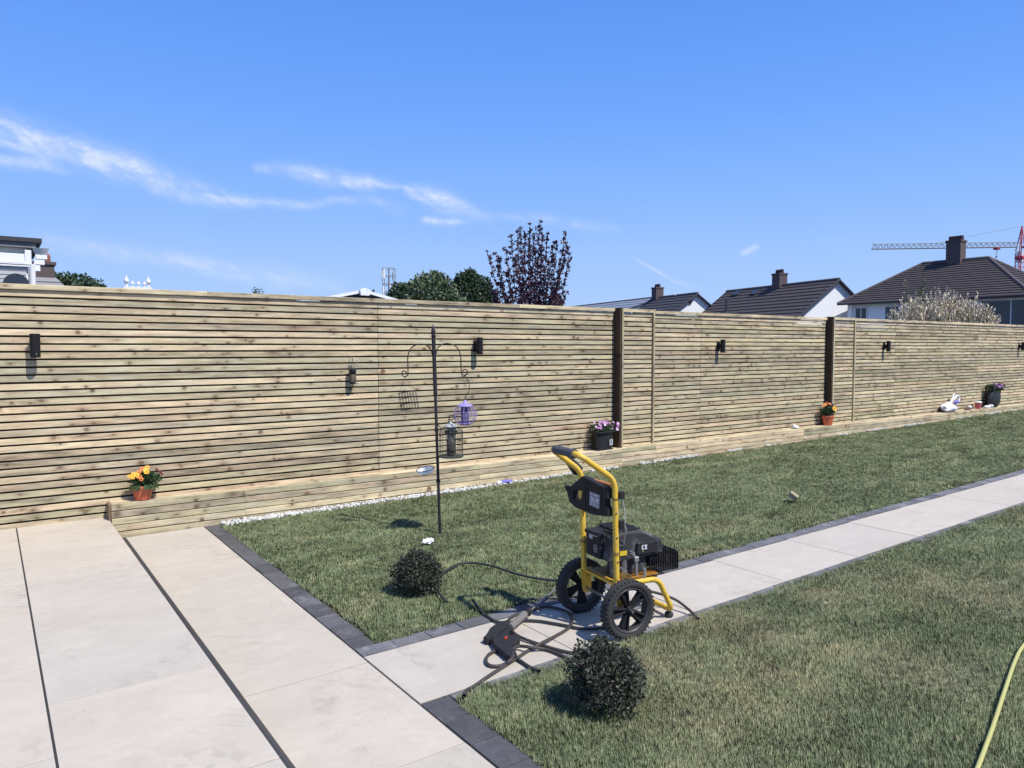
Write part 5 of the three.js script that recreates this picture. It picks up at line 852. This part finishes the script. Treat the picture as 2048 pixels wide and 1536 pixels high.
{ // purple-leaved tree: upright wands clothed in leaf clumps
  const D = 18, b = P(1062, 640, D), t = thing('purple_tree', 'upright purple leaved tree with sparse feathery branches', 'tree', V(b.x, -.4, b.z), 0, 'garden trees beyond the fence'), R = rng(311), across = RIGHT.clone().setY(0).normalize(), deep = V(-across.z, 0, across.x);
  const tips = [[975, 508], [990, 500], [1000, 520], [1012, 506], [1023, 476], [1035, 470], [1040, 452], [1050, 455], [1061, 443], [1066, 470], [1078, 452], [1088, 455], [1095, 468], [1085, 490], [1108, 482], [1117, 475], [1127, 474], [1134, 490], [1137, 508], [1128, 530], [1122, 545], [978, 560], [985, 578], [1000, 560], [1015, 545], [1110, 560], [1045, 500], [1057, 490], [1070, 500], [1030, 520], [1100, 520], [1020, 580], [1060, 540], [1090, 560], [1129, 592], [1040, 560], [1075, 580], [1010, 590], [1050, 590], [1100, 590]];
  const Br = [], Ls = [[], []], y0 = 1.5;
  for (const [px, py] of tips) {
    const dp = (R() - .5) * 1.5, tip = P(px, py, D).sub(t.position).addScaledVector(deep, dp), root = V((R() - .5) * .1, y0 + R() * .6, (R() - .5) * .1), mid = root.clone().lerp(tip, .48); mid.x += (tip.x - root.x) * (.12 + .2 * R()); mid.z += (tip.z - root.z) * .2;
    const cv = new THREE.CatmullRomCurve3([root, mid, tip]); Br.push(new THREE.TubeGeometry(cv, 12, .0085, 5, false));
    const len = cv.getLength(), nC = Math.round(len / .062);
    for (let k = 2; k <= nC; k++) { const u = k / nC, p = cv.getPoint(Math.min(1, u)); if (u < .3 && R() < .4) continue; const m = 7 + Math.floor(R() * 6), off = rdir(R).multiplyScalar(.015 + .06 * R()); for (let j = 0; j < m; j++) Ls[R() < .8 ? 0 : 1].push([p.clone().add(off).add(rdir(R).multiplyScalar(.022)), .045 + R() * .04, rdir(R).add(V(0, .5, 0)).normalize(), rdir(R), .62]); }
  }
  part('trunk', rod(V(0, 0, 0), V(0, y0 + .4, 0), .08, 10, .05), M.brown, t); part('branches', merge(Br), std(.05, .03, .035, .9), t);
  const cr = new THREE.Group(); cr.name = 'crown'; t.add(cr); part('foliage', leafCloud(Ls[0]), std(.055, .022, .04, .5, two), cr); part('bright_leaves', leafCloud(Ls[1]), std(.14, .06, .1, .45, two), cr);
}
{ // pale feathery shrub with upright variegated shoots
  const D = 22.5, c = P(1885, 640, D), t = thing('feathery_shrub', 'pale variegated shrub with feathery upright shoots above the fence', 'shrub', V(c.x, -.4, c.z), 0), R = rng(321), across = RIGHT.clone().setY(0).normalize(), deep = V(-across.z, 0, across.x), Br = [], A = [], B = [], C = [];
  for (let k = 0; k < 620; k++) {
    const a = R() * 6.283, rr = Math.sqrt(R()), u = Math.cos(a) * rr * 1.5, v = Math.sin(a) * rr * 1.1, hgt = 2.66 + (1 - rr * rr) * .62 + (R() - .5) * .4 + (R() < .1 ? .3 : 0), root = V(0, 1.2 + R() * .5, 0).addScaledVector(across, u * .4).addScaledVector(deep, v * .4);
    const tip = V(0, hgt, 0).addScaledVector(across, u * 1.05 + (R() - .5) * .25).addScaledVector(deep, v), mid = root.clone().lerp(tip, .55).addScaledVector(across, u * .15).addScaledVector(deep, v * .15), cv = new THREE.CatmullRomCurve3([root, mid, tip]);
    Br.push(new THREE.TubeGeometry(cv, 6, .006, 4, false));
    const n = 62, dirT = cv.getTangent(.9); for (let j = 12; j <= n; j++) { const w = j / n, p = cv.getPoint(w); const d = rdir(R).addScaledVector(dirT, 1.7).normalize(), lf = [p.add(rdir(R).multiplyScalar(.02)), .06 + R() * .05, d, rdir(R), .34]; (w > .5 ? (R() < .86 ? A : B) : (R() < .45 ? A : R() < .85 ? B : C)).push(lf); }
  }
  part('stems', merge(Br), M.brown, t); const cr = new THREE.Group(); cr.name = 'crown'; t.add(cr);
  part('pale_shoots', leafCloud(A), std(.78, .67, .5, .7, two), cr); part('green_leaves', leafCloud(B), std(.3, .31, .16, .7, two), cr); part('inner_leaves', leafCloud(C), std(.08, .11, .04, .7, two), cr);
  // two green shoots of a taller plant behind it
  const t2 = thing('tall_shrub', 'two green leafy shoots rising behind the pale feathery shrub', 'shrub', V(P(1832, 620, D + 1).x, -.4, P(1832, 620, D + 1).z)), L = [], S = [];
  for (const [px, py] of [[1812, 566], [1846, 562], [1838, 580]]) { const tip = P(px, py, D + 1).sub(t2.position), root = V(0, 1, 0), cv = new THREE.CatmullRomCurve3([root, root.clone().lerp(tip, .6), tip]); S.push(new THREE.TubeGeometry(cv, 8, .01, 5, false)); for (let k = 0; k < 90; k++) { const u = .4 + .6 * R(), p = cv.getPoint(u); L.push([p.add(rdir(R).multiplyScalar(.06)), .07 + R() * .05, rdir(R).add(V(0, .5, 0)).normalize(), rdir(R), .45]); } }
  part('stems', merge(S), M.brown, t2); part('foliage', leafCloud(L), std(.13, .16, .08, .7, two), t2);
}
console.log('background done');
renderer.render(scene, camera);
